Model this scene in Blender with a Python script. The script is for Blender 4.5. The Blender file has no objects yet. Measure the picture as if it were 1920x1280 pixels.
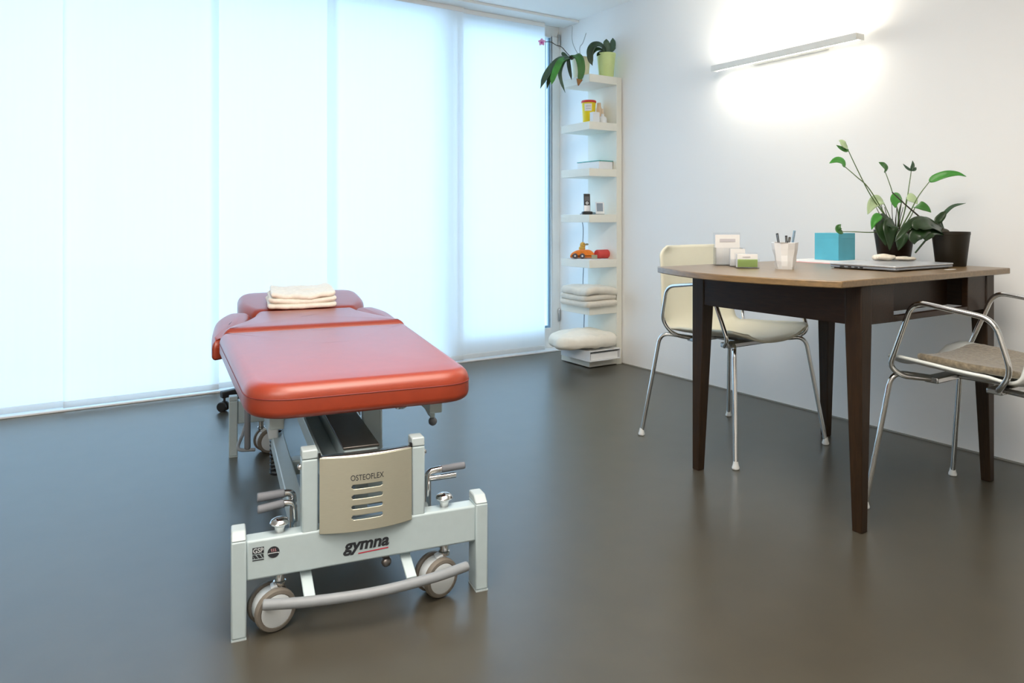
import bpy, bmesh, math, random
from mathutils import Vector, Matrix, Euler, noise

random.seed(7)
SC = bpy.context.scene
COL = SC.collection
PI = math.pi

# ------------------------------------------------------------------ camera
cam_data = bpy.data.cameras.new('camera')
cam_data.sensor_width = 36.0
cam_data.lens = 25.44
cam_data.shift_y = -0.1203
cam_data.clip_start = 0.05
cam = bpy.data.objects.new('camera', cam_data)
COL.objects.link(cam)
cam.location = (0.0, 0.0, 0.965)
cam.rotation_euler = (PI / 2, 0, -math.radians(32.635))
SC.camera = cam

# ------------------------------------------------------------------ world, fill lights, exposure
world = bpy.data.worlds.new('sky')
SC.world = world
world.use_nodes = True
bg = world.node_tree.nodes['Background']
bg.inputs['Color'].default_value = (0.50, 0.75, 1.0, 1)
bg.inputs['Strength'].default_value = 5.15


def area_lamp(name, loc, rot, sx, sy, watts, col):
    d = bpy.data.lights.new(name, 'AREA')
    d.shape = 'RECTANGLE'
    d.size, d.size_y = sx, sy
    d.energy = watts
    d.color = col
    o = bpy.data.objects.new(name, d)
    COL.objects.link(o)
    o.location, o.rotation_euler = loc, rot
    return o


area_lamp('ceiling_fill_light', (0.9, 1.0, 2.36), (0, 0, 0), 1.6, 1.6, 40, (1.0, 0.91, 0.80))  # added soft fill in place of unseen room lighting
area_lamp('ceiling_fill_light', (-1.5, -0.3, 2.36), (0, 0, 0), 1.6, 1.6, 58, (1.0, 0.94, 0.86))  # second added fill, brightens the right wall and couch
area_lamp('fill_uplight', (0.3, 0.6, 2.0), (PI, 0, 0), 1.0, 1.0, 42, (1.0, 0.94, 0.86))  # added upward fill that brightens the ceiling

vs = SC.view_settings
vs.view_transform = 'Standard'
vs.look = 'None'
vs.exposure = 0.24
vs.gamma = 1.0
vs.use_curve_mapping = False
SC.cycles.use_denoising = True
SC.cycles.max_bounces = 10
SC.cycles.diffuse_bounces = 6
SC.cycles.glossy_bounces = 4
SC.cycles.transparent_max_bounces = 12
SC.cycles.sample_clamp_indirect = 6.0
SC.cycles.caustics_reflective = False
SC.cycles.caustics_refractive = False


# ------------------------------------------------------------------ materials
def mat(name, col, rough=0.5, metal=0.0, spec=0.5, noise_amt=0.0, noise_scale=20.0, bump=0.0, bump_scale=200.0,
        coat=0.0, coat_rough=0.05, trans=0.0, emit=None, estr=0.0, sheen=0.0, stretch=None, tint=(1, 1, 1)):
    m = bpy.data.materials.new(name)
    m.use_nodes = True
    nt = m.node_tree
    b = nt.nodes['Principled BSDF']
    b.inputs['Base Color'].default_value = (*col, 1)
    b.inputs['Roughness'].default_value = rough
    b.inputs['Metallic'].default_value = metal
    b.inputs['Specular IOR Level'].default_value = spec
    b.inputs['Specular Tint'].default_value = (*tint, 1)
    b.inputs['Coat Weight'].default_value = coat
    b.inputs['Coat Roughness'].default_value = coat_rough
    b.inputs['Transmission Weight'].default_value = trans
    b.inputs['Sheen Weight'].default_value = sheen
    if emit:
        b.inputs['Emission Color'].default_value = (*emit, 1)
        b.inputs['Emission Strength'].default_value = estr
    if noise_amt or bump:
        tc = nt.nodes.new('ShaderNodeTexCoord')
        mp = nt.nodes.new('ShaderNodeMapping')
        nt.links.new(tc.outputs['Object'], mp.inputs['Vector'])
        if stretch:
            mp.inputs['Scale'].default_value = stretch
    if noise_amt:
        n = nt.nodes.new('ShaderNodeTexNoise')
        n.inputs['Scale'].default_value = noise_scale
        n.inputs['Detail'].default_value = 5
        nt.links.new(mp.outputs[0], n.inputs['Vector'])
        r = nt.nodes.new('ShaderNodeValToRGB')
        lo = [max(0, c * (1 - noise_amt)) for c in col]
        hi = [min(1, c * (1 + noise_amt)) for c in col]
        r.color_ramp.elements[0].position = 0.3
        r.color_ramp.elements[1].position = 0.7
        r.color_ramp.elements[0].color = (*lo, 1)
        r.color_ramp.elements[1].color = (*hi, 1)
        nt.links.new(n.outputs['Fac'], r.inputs['Fac'])
        nt.links.new(r.outputs['Color'], b.inputs['Base Color'])
    if bump:
        n2 = nt.nodes.new('ShaderNodeTexNoise')
        n2.inputs['Scale'].default_value = bump_scale
        n2.inputs['Detail'].default_value = 3
        nt.links.new(mp.outputs[0], n2.inputs['Vector'])
        bp = nt.nodes.new('ShaderNodeBump')
        bp.inputs['Strength'].default_value = bump
        bp.inputs['Distance'].default_value = 0.002
        nt.links.new(n2.outputs['Fac'], bp.inputs['Height'])
        nt.links.new(bp.outputs[0], b.inputs['Normal'])
    return m


def thin_glass(name, tint, refl=0.08, rough=0.02):
    m = bpy.data.materials.new(name)
    m.use_nodes = True
    nt = m.node_tree
    nt.nodes.remove(nt.nodes['Principled BSDF'])
    out = nt.nodes['Material Output']
    t = nt.nodes.new('ShaderNodeBsdfTransparent')
    t.inputs['Color'].default_value = (*tint, 1)
    g = nt.nodes.new('ShaderNodeBsdfGlossy')
    g.inputs['Roughness'].default_value = rough
    mx = nt.nodes.new('ShaderNodeMixShader')
    lw = nt.nodes.new('ShaderNodeLayerWeight')
    lw.inputs['Blend'].default_value = 0.3
    mul = nt.nodes.new('ShaderNodeMath')
    mul.operation = 'MULTIPLY_ADD'
    mul.inputs[1].default_value = 0.5
    mul.inputs[2].default_value = refl
    nt.links.new(lw.outputs['Fresnel'], mul.inputs[0])
    nt.links.new(mul.outputs[0], mx.inputs['Fac'])
    nt.links.new(t.outputs[0], mx.inputs[1])
    nt.links.new(g.outputs[0], mx.inputs[2])
    nt.links.new(mx.outputs[0], out.inputs['Surface'])
    return m


def curtain_fabric():
    m = bpy.data.materials.new('curtain_fabric')
    m.use_nodes = True
    nt = m.node_tree
    nt.nodes.remove(nt.nodes['Principled BSDF'])
    out = nt.nodes['Material Output']
    tr = nt.nodes.new('ShaderNodeBsdfTranslucent')
    df = nt.nodes.new('ShaderNodeBsdfDiffuse')
    tp = nt.nodes.new('ShaderNodeBsdfTransparent')
    tc = nt.nodes.new('ShaderNodeTexCoord')
    wv = nt.nodes.new('ShaderNodeTexNoise')
    wv.inputs['Scale'].default_value = 60
    mp = nt.nodes.new('ShaderNodeMapping')
    mp.inputs['Scale'].default_value = (1, 1, 0.02)
    nt.links.new(tc.outputs['Object'], mp.inputs['Vector'])
    nt.links.new(mp.outputs[0], wv.inputs['Vector'])
    rp = nt.nodes.new('ShaderNodeValToRGB')
    rp.color_ramp.elements[0].color = (0.93, 0.94, 0.94, 1)
    rp.color_ramp.elements[1].color = (0.97, 0.97, 0.97, 1)
    nt.links.new(wv.outputs['Fac'], rp.inputs['Fac'])
    nt.links.new(rp.outputs[0], tr.inputs['Color'])
    df.inputs['Color'].default_value = (0.88, 0.87, 0.85, 1)
    m1 = nt.nodes.new('ShaderNodeMixShader')
    m1.inputs['Fac'].default_value = 0.30
    m2 = nt.nodes.new('ShaderNodeMixShader')
    m2.inputs['Fac'].default_value = 0.015
    nt.links.new(tr.outputs[0], m1.inputs[1])
    nt.links.new(df.outputs[0], m1.inputs[2])
    nt.links.new(m1.outputs[0], m2.inputs[1])
    nt.links.new(tp.outputs[0], m2.inputs[2])
    nt.links.new(m2.outputs[0], out.inputs['Surface'])
    return m


M = {}
M['floor'] = mat('linoleum', (0.072, 0.063, 0.046), 0.285, spec=0.78, noise_amt=0.06, noise_scale=9, tint=(0.72, 0.91, 1.0))  # blue window light on the floor is put into the specular tint
M['wall'] = mat('white_plaster', (0.90, 0.895, 0.88), 0.9, spec=0.2, bump=0.05, bump_scale=300)
M['ceiling'] = mat('ceiling_paint', (0.92, 0.91, 0.89), 0.9, spec=0.2, bump=0.03, bump_scale=200)
M['far_wall'] = mat('warm_plaster', (0.88, 0.85, 0.80), 0.9, spec=0.2, bump=0.05, bump_scale=200)
M['trim'] = mat('white_lacquer', (0.82, 0.82, 0.80), 0.45, bump=0.02)
M['board_white'] = mat('pale_board', (0.70, 0.72, 0.72), 0.5, noise_amt=0.01)
M['sill'] = mat('pale_stone', (0.86, 0.88, 0.90), 0.6, noise_amt=0.04)
M['gasket'] = mat('window_gasket', (0.22, 0.36, 0.48), 0.5, bump=0.02)
M['glass'] = thin_glass('window_glass', (0.93, 0.97, 0.99))
M['acrylic'] = thin_glass('clear_acrylic', (0.96, 0.97, 0.98), 0.06, 0.05)
M['curtain'] = curtain_fabric()
M['pocket'] = mat('curtain_hem', (0.86, 0.86, 0.85), 0.7, bump=0.05)
M['vinyl'] = mat('red_vinyl', (0.31, 0.034, 0.008), 0.42, spec=0.6, coat=0.45, coat_rough=0.30, noise_amt=0.05, noise_scale=30, bump=0.06, bump_scale=500)
M['seam'] = mat('seam_thread', (0.20, 0.02, 0.015), 0.6, bump=0.05)
M['frame'] = mat('grey_enamel', (0.46, 0.55, 0.575), 0.32, spec=0.5, noise_amt=0.02, noise_scale=40)
M['cap'] = mat('grey_plastic', (0.47, 0.54, 0.56), 0.45, noise_amt=0.02, noise_scale=40)
M['steel_panel'] = mat('champagne_steel', (0.66, 0.64, 0.52), 0.40, metal=0.7, noise_amt=0.03, noise_scale=60, stretch=(1, 1, 20))
M['steel'] = mat('brushed_steel', (0.55, 0.55, 0.55), 0.25, metal=1.0, noise_amt=0.03, noise_scale=80)
M['plate'] = mat('dark_sheet_metal', (0.22, 0.20, 0.19), 0.30, metal=0.9, noise_amt=0.03, noise_scale=50)
M['chrome'] = mat('chrome', (0.74, 0.73, 0.72), 0.10, metal=1.0, noise_amt=0.01, noise_scale=20)
M['grip'] = mat('grey_rubber', (0.19, 0.20, 0.225), 0.6, bump=0.1, bump_scale=400)
M['footbar'] = mat('lilac_grey_enamel', (0.26, 0.28, 0.30), 0.45, noise_amt=0.03, noise_scale=60)
M['tire'] = mat('taupe_tire', (0.17, 0.15, 0.125), 0.65, bump=0.08, bump_scale=300)
M['disc'] = mat('pale_wheel_disc', (0.62, 0.66, 0.68), 0.4, noise_amt=0.02)
M['black'] = mat('black_plastic', (0.012, 0.012, 0.013), 0.4, noise_amt=0.1, noise_scale=60)
M['ink'] = mat('dark_print', (0.025, 0.028, 0.035), 0.5, noise_amt=0.05)
M['red_ink'] = mat('red_print', (0.55, 0.01, 0.04), 0.5, noise_amt=0.05)
M['pink_ink'] = mat('pink_print', (0.65, 0.30, 0.32), 0.5, noise_amt=0.05)
M['white_ink'] = mat('white_print', (0.66, 0.70, 0.72), 0.5, noise_amt=0.02)
M['towel'] = mat('cream_terry', (0.88, 0.83, 0.74), 0.95, spec=0.1, sheen=0.3, noise_amt=0.05, noise_scale=60, bump=0.6, bump_scale=260)
M['blanket'] = mat('beige_fleece', (0.74, 0.69, 0.60), 0.95, spec=0.1, sheen=0.3, noise_amt=0.05, noise_scale=40, bump=0.5, bump_scale=240)
M['pillow'] = mat('cream_cotton', (0.86, 0.81, 0.71), 0.9, spec=0.15, noise_amt=0.03, noise_scale=30, bump=0.3, bump_scale=180)
M['shelf'] = mat('cream_white_laminate', (0.82, 0.80, 0.71), 0.5, noise_amt=0.01)
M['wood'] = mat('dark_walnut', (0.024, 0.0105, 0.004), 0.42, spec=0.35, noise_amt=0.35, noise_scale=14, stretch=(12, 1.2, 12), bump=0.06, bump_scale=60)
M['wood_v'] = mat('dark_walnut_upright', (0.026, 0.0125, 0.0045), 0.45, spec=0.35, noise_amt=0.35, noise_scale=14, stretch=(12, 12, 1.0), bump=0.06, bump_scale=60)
M['wood_top'] = mat('glare_walnut_top', (0.20, 0.120, 0.045), 0.42, spec=0.7, coat=0.5, coat_rough=0.30, noise_amt=0.25, noise_scale=12, stretch=(10, 1.0, 10), bump=0.04, bump_scale=60)  # base colour lightened to carry the glare on the tabletop
M['shell'] = mat('cream_shell', (0.80, 0.78, 0.64), 0.42, noise_amt=0.01)
M['shell_white'] = mat('white_shell', (0.74, 0.77, 0.75), 0.42, noise_amt=0.01)
M['fur'] = mat('brown_sheepskin', (0.20, 0.165, 0.115), 0.95, spec=0.1, sheen=0.5, noise_amt=0.35, noise_scale=90, bump=1.0, bump_scale=160)
M['glide'] = mat('white_glide', (0.75, 0.77, 0.76), 0.4, noise_amt=0.01)
M['paper'] = mat('white_paper', (0.80, 0.80, 0.79), 0.8, noise_amt=0.02)
M['print'] = mat('grey_print', (0.55, 0.53, 0.56), 0.8, noise_amt=0.05)
M['green_card'] = mat('green_card', (0.36, 0.55, 0.13), 0.6, noise_amt=0.05)
M['pink_paper'] = mat('pink_paper', (0.80, 0.42, 0.44), 0.7, noise_amt=0.04)
M['turquoise'] = mat('turquoise_lacquer', (0.10, 0.46, 0.60), 0.4, noise_amt=0.05, noise_scale=15)
M['white_cup'] = mat('white_porcelain', (0.78, 0.80, 0.82), 0.35, noise_amt=0.01)
M['silver'] = mat('silver_laptop', (0.56, 0.58, 0.61), 0.35, metal=0.55, noise_amt=0.01)
M['silver_edge'] = mat('silver_edge', (0.34, 0.38, 0.44), 0.4, metal=0.6, noise_amt=0.02)
M['brown_pot'] = mat('dark_brown_pot', (0.020, 0.009, 0.006), 0.5, spec=0.3, noise_amt=0.15, noise_scale=15)
M['black_pot'] = mat('near_black_pot', (0.014, 0.010, 0.005), 0.5, spec=0.3, noise_amt=0.15, noise_scale=15)
M['lime_pot'] = mat('lime_pot', (0.62, 0.74, 0.32), 0.3, noise_amt=0.03)
M['cream_pot'] = mat('cream_pot', (0.85, 0.80, 0.58), 0.4, noise_amt=0.03)
M['soil'] = mat('bark_soil', (0.035, 0.020, 0.012), 0.95, noise_amt=0.5, noise_scale=60, bump=1.0, bump_scale=90)
M['leaf_dark'] = mat('dark_leaf', (0.014, 0.040, 0.010), 0.35, noise_amt=0.25, noise_scale=20, coat=0.2)
M['leaf_grey'] = mat('grey_green_leaf', (0.050, 0.105, 0.060), 0.4, noise_amt=0.2, noise_scale=20)
M['leaf_mid'] = mat('green_leaf', (0.045, 0.17, 0.028), 0.38, noise_amt=0.2, noise_scale=18)
M['leaf_bright'] = mat('bright_leaf', (0.055, 0.27, 0.035), 0.4, noise_amt=0.2, noise_scale=18)
M['leaf_pale'] = mat('pale_leaf', (0.48, 0.62, 0.36), 0.5, noise_amt=0.15, noise_scale=18)
M['stem'] = mat('green_stem', (0.10, 0.17, 0.05), 0.5, noise_amt=0.2)
M['stem_dark'] = mat('dark_stem', (0.035, 0.03, 0.018), 0.55, noise_amt=0.2)
M['twig'] = mat('grey_twig', (0.40, 0.42, 0.42), 0.7, noise_amt=0.1)
M['petal'] = mat('pink_petal', (0.80, 0.38, 0.68), 0.5, noise_amt=0.1)
M['petal_core'] = mat('magenta_petal', (0.55, 0.08, 0.40), 0.5, noise_amt=0.1)
M['brown_tip'] = mat('brown_leaf_tip', (0.28, 0.12, 0.02), 0.5, noise_amt=0.2)
M['yellow'] = mat('yellow_plastic', (0.86, 0.66, 0.01), 0.35, noise_amt=0.03)
M['red_lid'] = mat('red_lid', (0.65, 0.05, 0.03), 0.4, noise_amt=0.03)
M['peach'] = mat('peach_plastic', (0.80, 0.60, 0.42), 0.45, noise_amt=0.03)
M['milky'] = mat('milky_plastic', (0.78, 0.79, 0.80), 0.4, noise_amt=0.01)
M['teal_glass'] = mat('teal_glass_edge', (0.10, 0.42, 0.40), 0.2, noise_amt=0.05)
M['screen'] = mat('grey_screen', (0.10, 0.10, 0.11), 0.2, noise_amt=0.03)
M['lcd'] = mat('blue_grey_lcd', (0.26, 0.31, 0.38), 0.3, noise_amt=0.05)
M['orange'] = mat('orange_plush', (0.85, 0.22, 0.02), 0.85, sheen=0.3, noise_amt=0.1, noise_scale=60, bump=0.4)
M['red_roll'] = mat('red_foam', (0.62, 0.06, 0.05), 0.6, noise_amt=0.08, bump=0.1)
M['duck'] = mat('mustard_plush', (0.70, 0.42, 0.08), 0.85, sheen=0.3, noise_amt=0.1, bump=0.4)
M['beak'] = mat('greyish_beak', (0.35, 0.33, 0.22), 0.7, noise_amt=0.1)
M['wheel_grey'] = mat('grey_wheel_plush', (0.10, 0.08, 0.09), 0.8, noise_amt=0.1, bump=0.3)
M['lamp_metal'] = mat('lamp_white_enamel', (0.80, 0.80, 0.76), 0.4, noise_amt=0.01)
M['lamp_glow'] = mat('lamp_glow', (0.9, 0.9, 0.85), 0.5, emit=(1.0, 0.95, 0.84), estr=5.0, noise_amt=0.01)
M['ornament'] = mat('cream_shell_ornament', (0.86, 0.78, 0.66), 0.55, noise_amt=0.08, noise_scale=60, bump=0.3)
M['bluegrey'] = mat('blue_grey_plastic', (0.18, 0.27, 0.33), 0.5, noise_amt=0.1)
M['joint'] = mat('wall_joint', (0.30, 0.29, 0.26), 0.8, noise_amt=0.05)
M['terrace'] = mat('terrace_paving', (0.45, 0.47, 0.48), 0.9, noise_amt=0.08)
M['dark_box'] = mat('box_interior', (0.10, 0.095, 0.09), 0.9, noise_amt=0.1)


# ------------------------------------------------------------------ mesh helpers
def spl(pts, k=6):
    """Catmull-Rom through the points."""
    P = [Vector(p) for p in pts]
    if len(P) < 3:
        return P
    Q = [P[0] * 2 - P[1]] + P + [P[-1] * 2 - P[-2]]
    out = []
    for i in range(1, len(Q) - 2):
        a, b, c, d = Q[i - 1], Q[i], Q[i + 1], Q[i + 2]
        for j in range(k):
            t = j / k
            out.append(0.5 * ((2 * b) + (c - a) * t + (2 * a - 5 * b + 4 * c - d) * t * t + (3 * b - a - 3 * c + d) * t ** 3))
    out.append(P[-1])
    return out


def fillet(pts, r, k=6):
    """Round the inner corners of a polyline."""
    P = [Vector(p) for p in pts]
    out = [P[0]]
    for i in range(1, len(P) - 1):
        a, b, c = P[i - 1], P[i], P[i + 1]
        u, v = (a - b), (c - b)
        rr = min(r, u.length * 0.48, v.length * 0.48)
        p0, p1 = b + u.normalized() * rr, b + v.normalized() * rr
        for j in range(k + 1):
            t = j / k
            out.append(p0 * (1 - t) ** 2 + b * 2 * t * (1 - t) + p1 * t * t)
    out.append(P[-1])
    return out


class MB:
    def __init__(self):
        self.v, self.f = [], []

    def add(self, vs, fs):
        n = len(self.v)
        self.v += [tuple(p) for p in vs]
        self.f += [tuple(i + n for i in q) for q in fs]
        return self

    def box(self, x0, x1, y0, y1, z0, z1):
        return self.add([(x0, y0, z0), (x1, y0, z0), (x1, y1, z0), (x0, y1, z0), (x0, y0, z1), (x1, y0, z1), (x1, y1, z1), (x0, y1, z1)],
                        [(3, 2, 1, 0), (4, 5, 6, 7), (0, 1, 5, 4), (1, 2, 6, 5), (2, 3, 7, 6), (3, 0, 4, 7)])

    def hexa(self, bot, top):
        return self.add(list(bot) + list(top), [(3, 2, 1, 0), (4, 5, 6, 7), (0, 1, 5, 4), (1, 2, 6, 5), (2, 3, 7, 6), (3, 0, 4, 7)])

    def prism(self, poly, z0, z1):
        n = len(poly)
        return self.add([(x, y, z0) for x, y in poly] + [(x, y, z1) for x, y in poly],
                        [tuple(range(n - 1, -1, -1)), tuple(range(n, 2 * n))] + [(i, (i + 1) % n, n + (i + 1) % n, n + i) for i in range(n)])

    def bar(self, p, q, w, h, up=(0, 0, 1)):
        p, q = Vector(p), Vector(q)
        t = (q - p).normalized()
        s = t.cross(Vector(up)).normalized()
        u = s.cross(t)
        c = [s * (-w / 2) - u * (h / 2), s * (w / 2) - u * (h / 2), s * (w / 2) + u * (h / 2), s * (-w / 2) + u * (h / 2)]
        return self.hexa([p + k for k in c], [q + k for k in c])

    def tube(self, pts, r, n=10, r1=None, flat=None):
        P = [Vector(p) for p in pts]
        m = len(P)
        T = [(P[min(i + 1, m - 1)] - P[max(i - 1, 0)]).normalized() for i in range(m)]
        ref = Vector((0, 0, 1)) if abs(T[0].z) < 0.9 else Vector((1, 0, 0))
        nrm = T[0].cross(ref).normalized()
        vs, fs = [], []
        for i in range(m):
            nrm = (nrm - T[i] * nrm.dot(T[i])).normalized()
            b = T[i].cross(nrm)
            rr = r if r1 is None else r + (r1 - r) * i / (m - 1)
            for k in range(n):
                a = 2 * PI * k / n
                vs.append(P[i] + nrm * (rr * math.cos(a)) + b * (rr * math.sin(a)))
        for i in range(m - 1):
            for k in range(n):
                fs.append((i * n + k, i * n + (k + 1) % n, (i + 1) * n + (k + 1) % n, (i + 1) * n + k))
        fs.append(tuple(range(n - 1, -1, -1)))
        fs.append(tuple((m - 1) * n + k for k in range(n)))
        return self.add(vs, fs)

    def lathe(self, prof, c=(0, 0, 0), n=24, M4=None, wob=None):
        vs, fs = [], []
        for i, (r, z) in enumerate(prof):
            for k in range(n):
                a = 2 * PI * k / n
                rr = r * (wob(a, i) if wob else 1)
                p = Vector((rr * math.cos(a), rr * math.sin(a), z))
                if M4 is not None:
                    p = M4 @ p
                vs.append(p + Vector(c))
        m = len(prof)
        for i in range(m - 1):
            for k in range(n):
                fs.append((i * n + k, i * n + (k + 1) % n, (i + 1) * n + (k + 1) % n, (i + 1) * n + k))
        fs.append(tuple(range(n - 1, -1, -1)))
        fs.append(tuple((m - 1) * n + k for k in range(n)))
        return self.add(vs, fs)

    def ball(self, c, rx, ry=None, rz=None, n=16, m=10, rot=None, jit=0.0, js=30):
        ry = rx if ry is None else ry
        rz = rx if rz is None else rz
        vs, fs = [], []
        for i in range(m + 1):
            ph = -PI / 2 + PI * i / m
            for k in range(n):
                a = 2 * PI * k / n
                p = Vector((rx * math.cos(ph) * math.cos(a), ry * math.cos(ph) * math.sin(a), rz * math.sin(ph)))
                if jit:
                    p *= 1 + jit * noise.noise(p * js)
                if rot is not None:
                    p = rot @ p
                vs.append(p + Vector(c))
        for i in range(m):
            for k in range(n):
                fs.append((i * n + k, i * n + (k + 1) % n, (i + 1) * n + (k + 1) % n, (i + 1) * n + k))
        return self.add(vs, fs)

    def grid(self, fn, nu, nv, skip=None):
        vs = [fn(i / nu, j / nv) for j in range(nv + 1) for i in range(nu + 1)]
        fs = []
        for j in range(nv):
            for i in range(nu):
                if skip and skip((i + 0.5) / nu, (j + 0.5) / nv):
                    continue
                a = j * (nu + 1) + i
                fs.append((a, a + 1, a + nu + 2, a + nu + 1))
        return self.add(vs, fs)

    def pad(self, outline, z0, z1, r=0.02, crown=0.006, k=5, rb=None, zfun=None):
        """A cushion: rounded outline polygon swept through a rounded edge profile."""
        n = len(outline)
        P = [Vector((x, y)) for x, y in outline]
        N = []
        for i in range(n):
            e0, e1 = P[i] - P[i - 1], P[(i + 1) % n] - P[i]
            a = Vector((e0.y, -e0.x)).normalized() + Vector((e1.y, -e1.x)).normalized()
            N.append(a.normalized())
        c = sum(P, Vector((0, 0))) / n
        rb = r if rb is None else rb
        rings = []
        for j in range(k + 1):
            a = PI / 2 * j / k
            rings.append((rb * (1 - math.sin(a)), z0 + rb * (1 - math.cos(a)), 1))
        for j in range(k + 1):
            a = PI / 2 * j / k
            rings.append((r * (1 - math.cos(a)), z1 - r + r * math.sin(a), 1))
        for s in (0.85, 0.65, 0.4, 0.15):
            rings.append((r, z1 + crown * (1 - s * s), s))
        vs = []
        for inset, z, s in rings:
            for i in range(n):
                p = P[i] - N[i] * inset
                p = c + (p - c) * s
                vs.append((p.x, p.y, z + (zfun(p.x, p.y) if zfun else 0)))
        fs = [tuple(range(n - 1, -1, -1))]
        m = len(rings)
        for i in range(m - 1):
            for q in range(n):
                fs.append((i * n + q, i * n + (q + 1) % n, (i + 1) * n + (q + 1) % n, (i + 1) * n + q))
        fs.append(tuple((m - 1) * n + q for q in range(n)))
        return self.add(vs, fs)

    def blade(self, pts, w, nrm=(-0.45, -0.72, 0.53), k=5, fold=0.12, prof=None, side=0.0):
        C = spl(pts, k)
        m = len(C)
        V = Vector(nrm).normalized()
        vs, fs = [], []
        for i in range(m):
            T = (C[min(i + 1, m - 1)] - C[max(i - 1, 0)]).normalized()
            W = T.cross(V)
            W = W.normalized() if W.length > 0.15 else Vector((0.84, -0.54, 0))
            Nn = W.cross(T)
            t = i / (m - 1)
            ww = w * (prof(t) if prof else (math.sin(PI * (0.03 + 0.97 * t) ** 0.72) ** 0.85))
            ww = max(ww, 0.0008)
            for s in (-1, -0.5, 0, 0.5, 1):
                vs.append(C[i] + W * (ww * 0.5 * s) + Nn * (abs(s) * fold * ww + side * s * ww))
        for i in range(m - 1):
            for s in range(4):
                a = i * 5 + s
                fs.append((a, a + 1, a + 6, a + 5))
        return self.add(vs, fs)

    def build(self, name, m, parent=None, bevel=0, seg=2, subsurf=0, solid=0, angle=38, smooth=True, xf=None):
        me = bpy.data.meshes.new(name)
        vs = [tuple(xf @ Vector(p)) for p in self.v] if xf is not None else self.v
        me.from_pydata(vs, [], self.f)
        me.validate()
        bm = bmesh.new()
        bm.from_mesh(me)
        bmesh.ops.remove_doubles(bm, verts=bm.verts, dist=1e-6)
        bmesh.ops.recalc_face_normals(bm, faces=bm.faces)
        bm.to_mesh(me)
        bm.free()
        if smooth:
            for p in me.polygons:
                p.use_smooth = True
            me.set_sharp_from_angle(angle=math.radians(angle))
        me.materials.append(m if not isinstance(m, str) else M[m])
        o = bpy.data.objects.new(name, me)
        COL.objects.link(o)
        if parent is not None:
            o.parent = parent
        if solid:
            md = o.modifiers.new('thickness', 'SOLIDIFY')
            md.thickness = solid
            md.offset = 0
        if bevel:
            md = o.modifiers.new('bevel', 'BEVEL')
            md.width = bevel
            md.segments = seg
            md.limit_method = 'ANGLE'
            md.angle_limit = math.radians(40)
            md.harden_normals = False
        if subsurf:
            md = o.modifiers.new('smooth', 'SUBSURF')
            md.levels = md.render_levels = subsurf
        return o


def tag(o, label=None, cat=None, group=None, kind=None):
    if label:
        o['label'] = label
    if cat:
        o['category'] = cat
    if group:
        o['group'] = group
    if kind:
        o['kind'] = kind
    return o


def thing(name, label, cat, loc=(0, 0, 0), rz=0.0, group=None):
    o = bpy.data.objects.new(name, None)
    o.empty_display_size = 0.1
    COL.objects.link(o)
    o.location = loc
    o.rotation_euler = (0, 0, rz)
    return tag(o, label, cat, group)


def struct(name, mb, m, **kw):
    return tag(mb.build(name, m, **kw), kind='structure')


def rrect(x0, x1, y0, y1, r, k=6):
    out = []
    for cx, cy, a0 in ((x1 - r, y0 + r, -PI / 2), (x1 - r, y1 - r, 0), (x0 + r, y1 - r, PI / 2), (x0 + r, y0 + r, PI)):
        for j in range(k + 1):
            a = a0 + PI / 2 * j / k
            out.append((cx + r * math.cos(a), cy + r * math.sin(a)))
    return out


def rpoly(pts, r, k=6):
    """Closed polygon with rounded corners (r: one radius or one per corner)."""
    n = len(pts)
    out = []
    for i in range(n):
        a, b, c = Vector(pts[i - 1]), Vector(pts[i]), Vector(pts[(i + 1) % n])
        rr = r[i] if isinstance(r, (list, tuple)) else r
        u, v = a - b, c - b
        q = min(rr, u.length * 0.49, v.length * 0.49)
        p0, p1 = b + u.normalized() * q, b + v.normalized() * q
        for j in range(k + 1):
            t = j / k
            p = p0 * (1 - t) ** 2 + b * 2 * t * (1 - t) + p1 * t * t
            out.append((p.x, p.y))
    return out


def text_part(name, body, x0, x1, z0, z1, m, parent, yfun, shear=0.0, bold=0.0):
    """Lettering fitted to a rectangle of an upright face that looks along -y."""
    cu = bpy.data.curves.new(name, 'FONT')
    cu.body = body
    cu.size = 1.0
    cu.shear = shear
    cu.offset = bold
    cu.resolution_u = 4
    o = bpy.data.objects.new(name, cu)
    COL.objects.link(o)
    dg = bpy.context.evaluated_depsgraph_get()
    src = bpy.data.meshes.new_from_object(o.evaluated_get(dg))
    V = [v.co.copy() for v in src.vertices]
    F = [tuple(p.vertices) for p in src.polygons]
    bpy.data.objects.remove(o)
    bpy.data.meshes.remove(src)
    bpy.data.curves.remove(cu)
    ax, bx = min(v.x for v in V), max(v.x for v in V)
    ay, by = min(v.y for v in V), max(v.y for v in V)
    vs = []
    for v in V:
        x = x0 + (v.x - ax) / (bx - ax) * (x1 - x0)
        z = z0 + (v.y - ay) / (by - ay) * (z1 - z0)
        vs.append((x, yfun(x), z))
    return MB().add(vs, F).build(name, m, parent, smooth=False, solid=0.0004)

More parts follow.
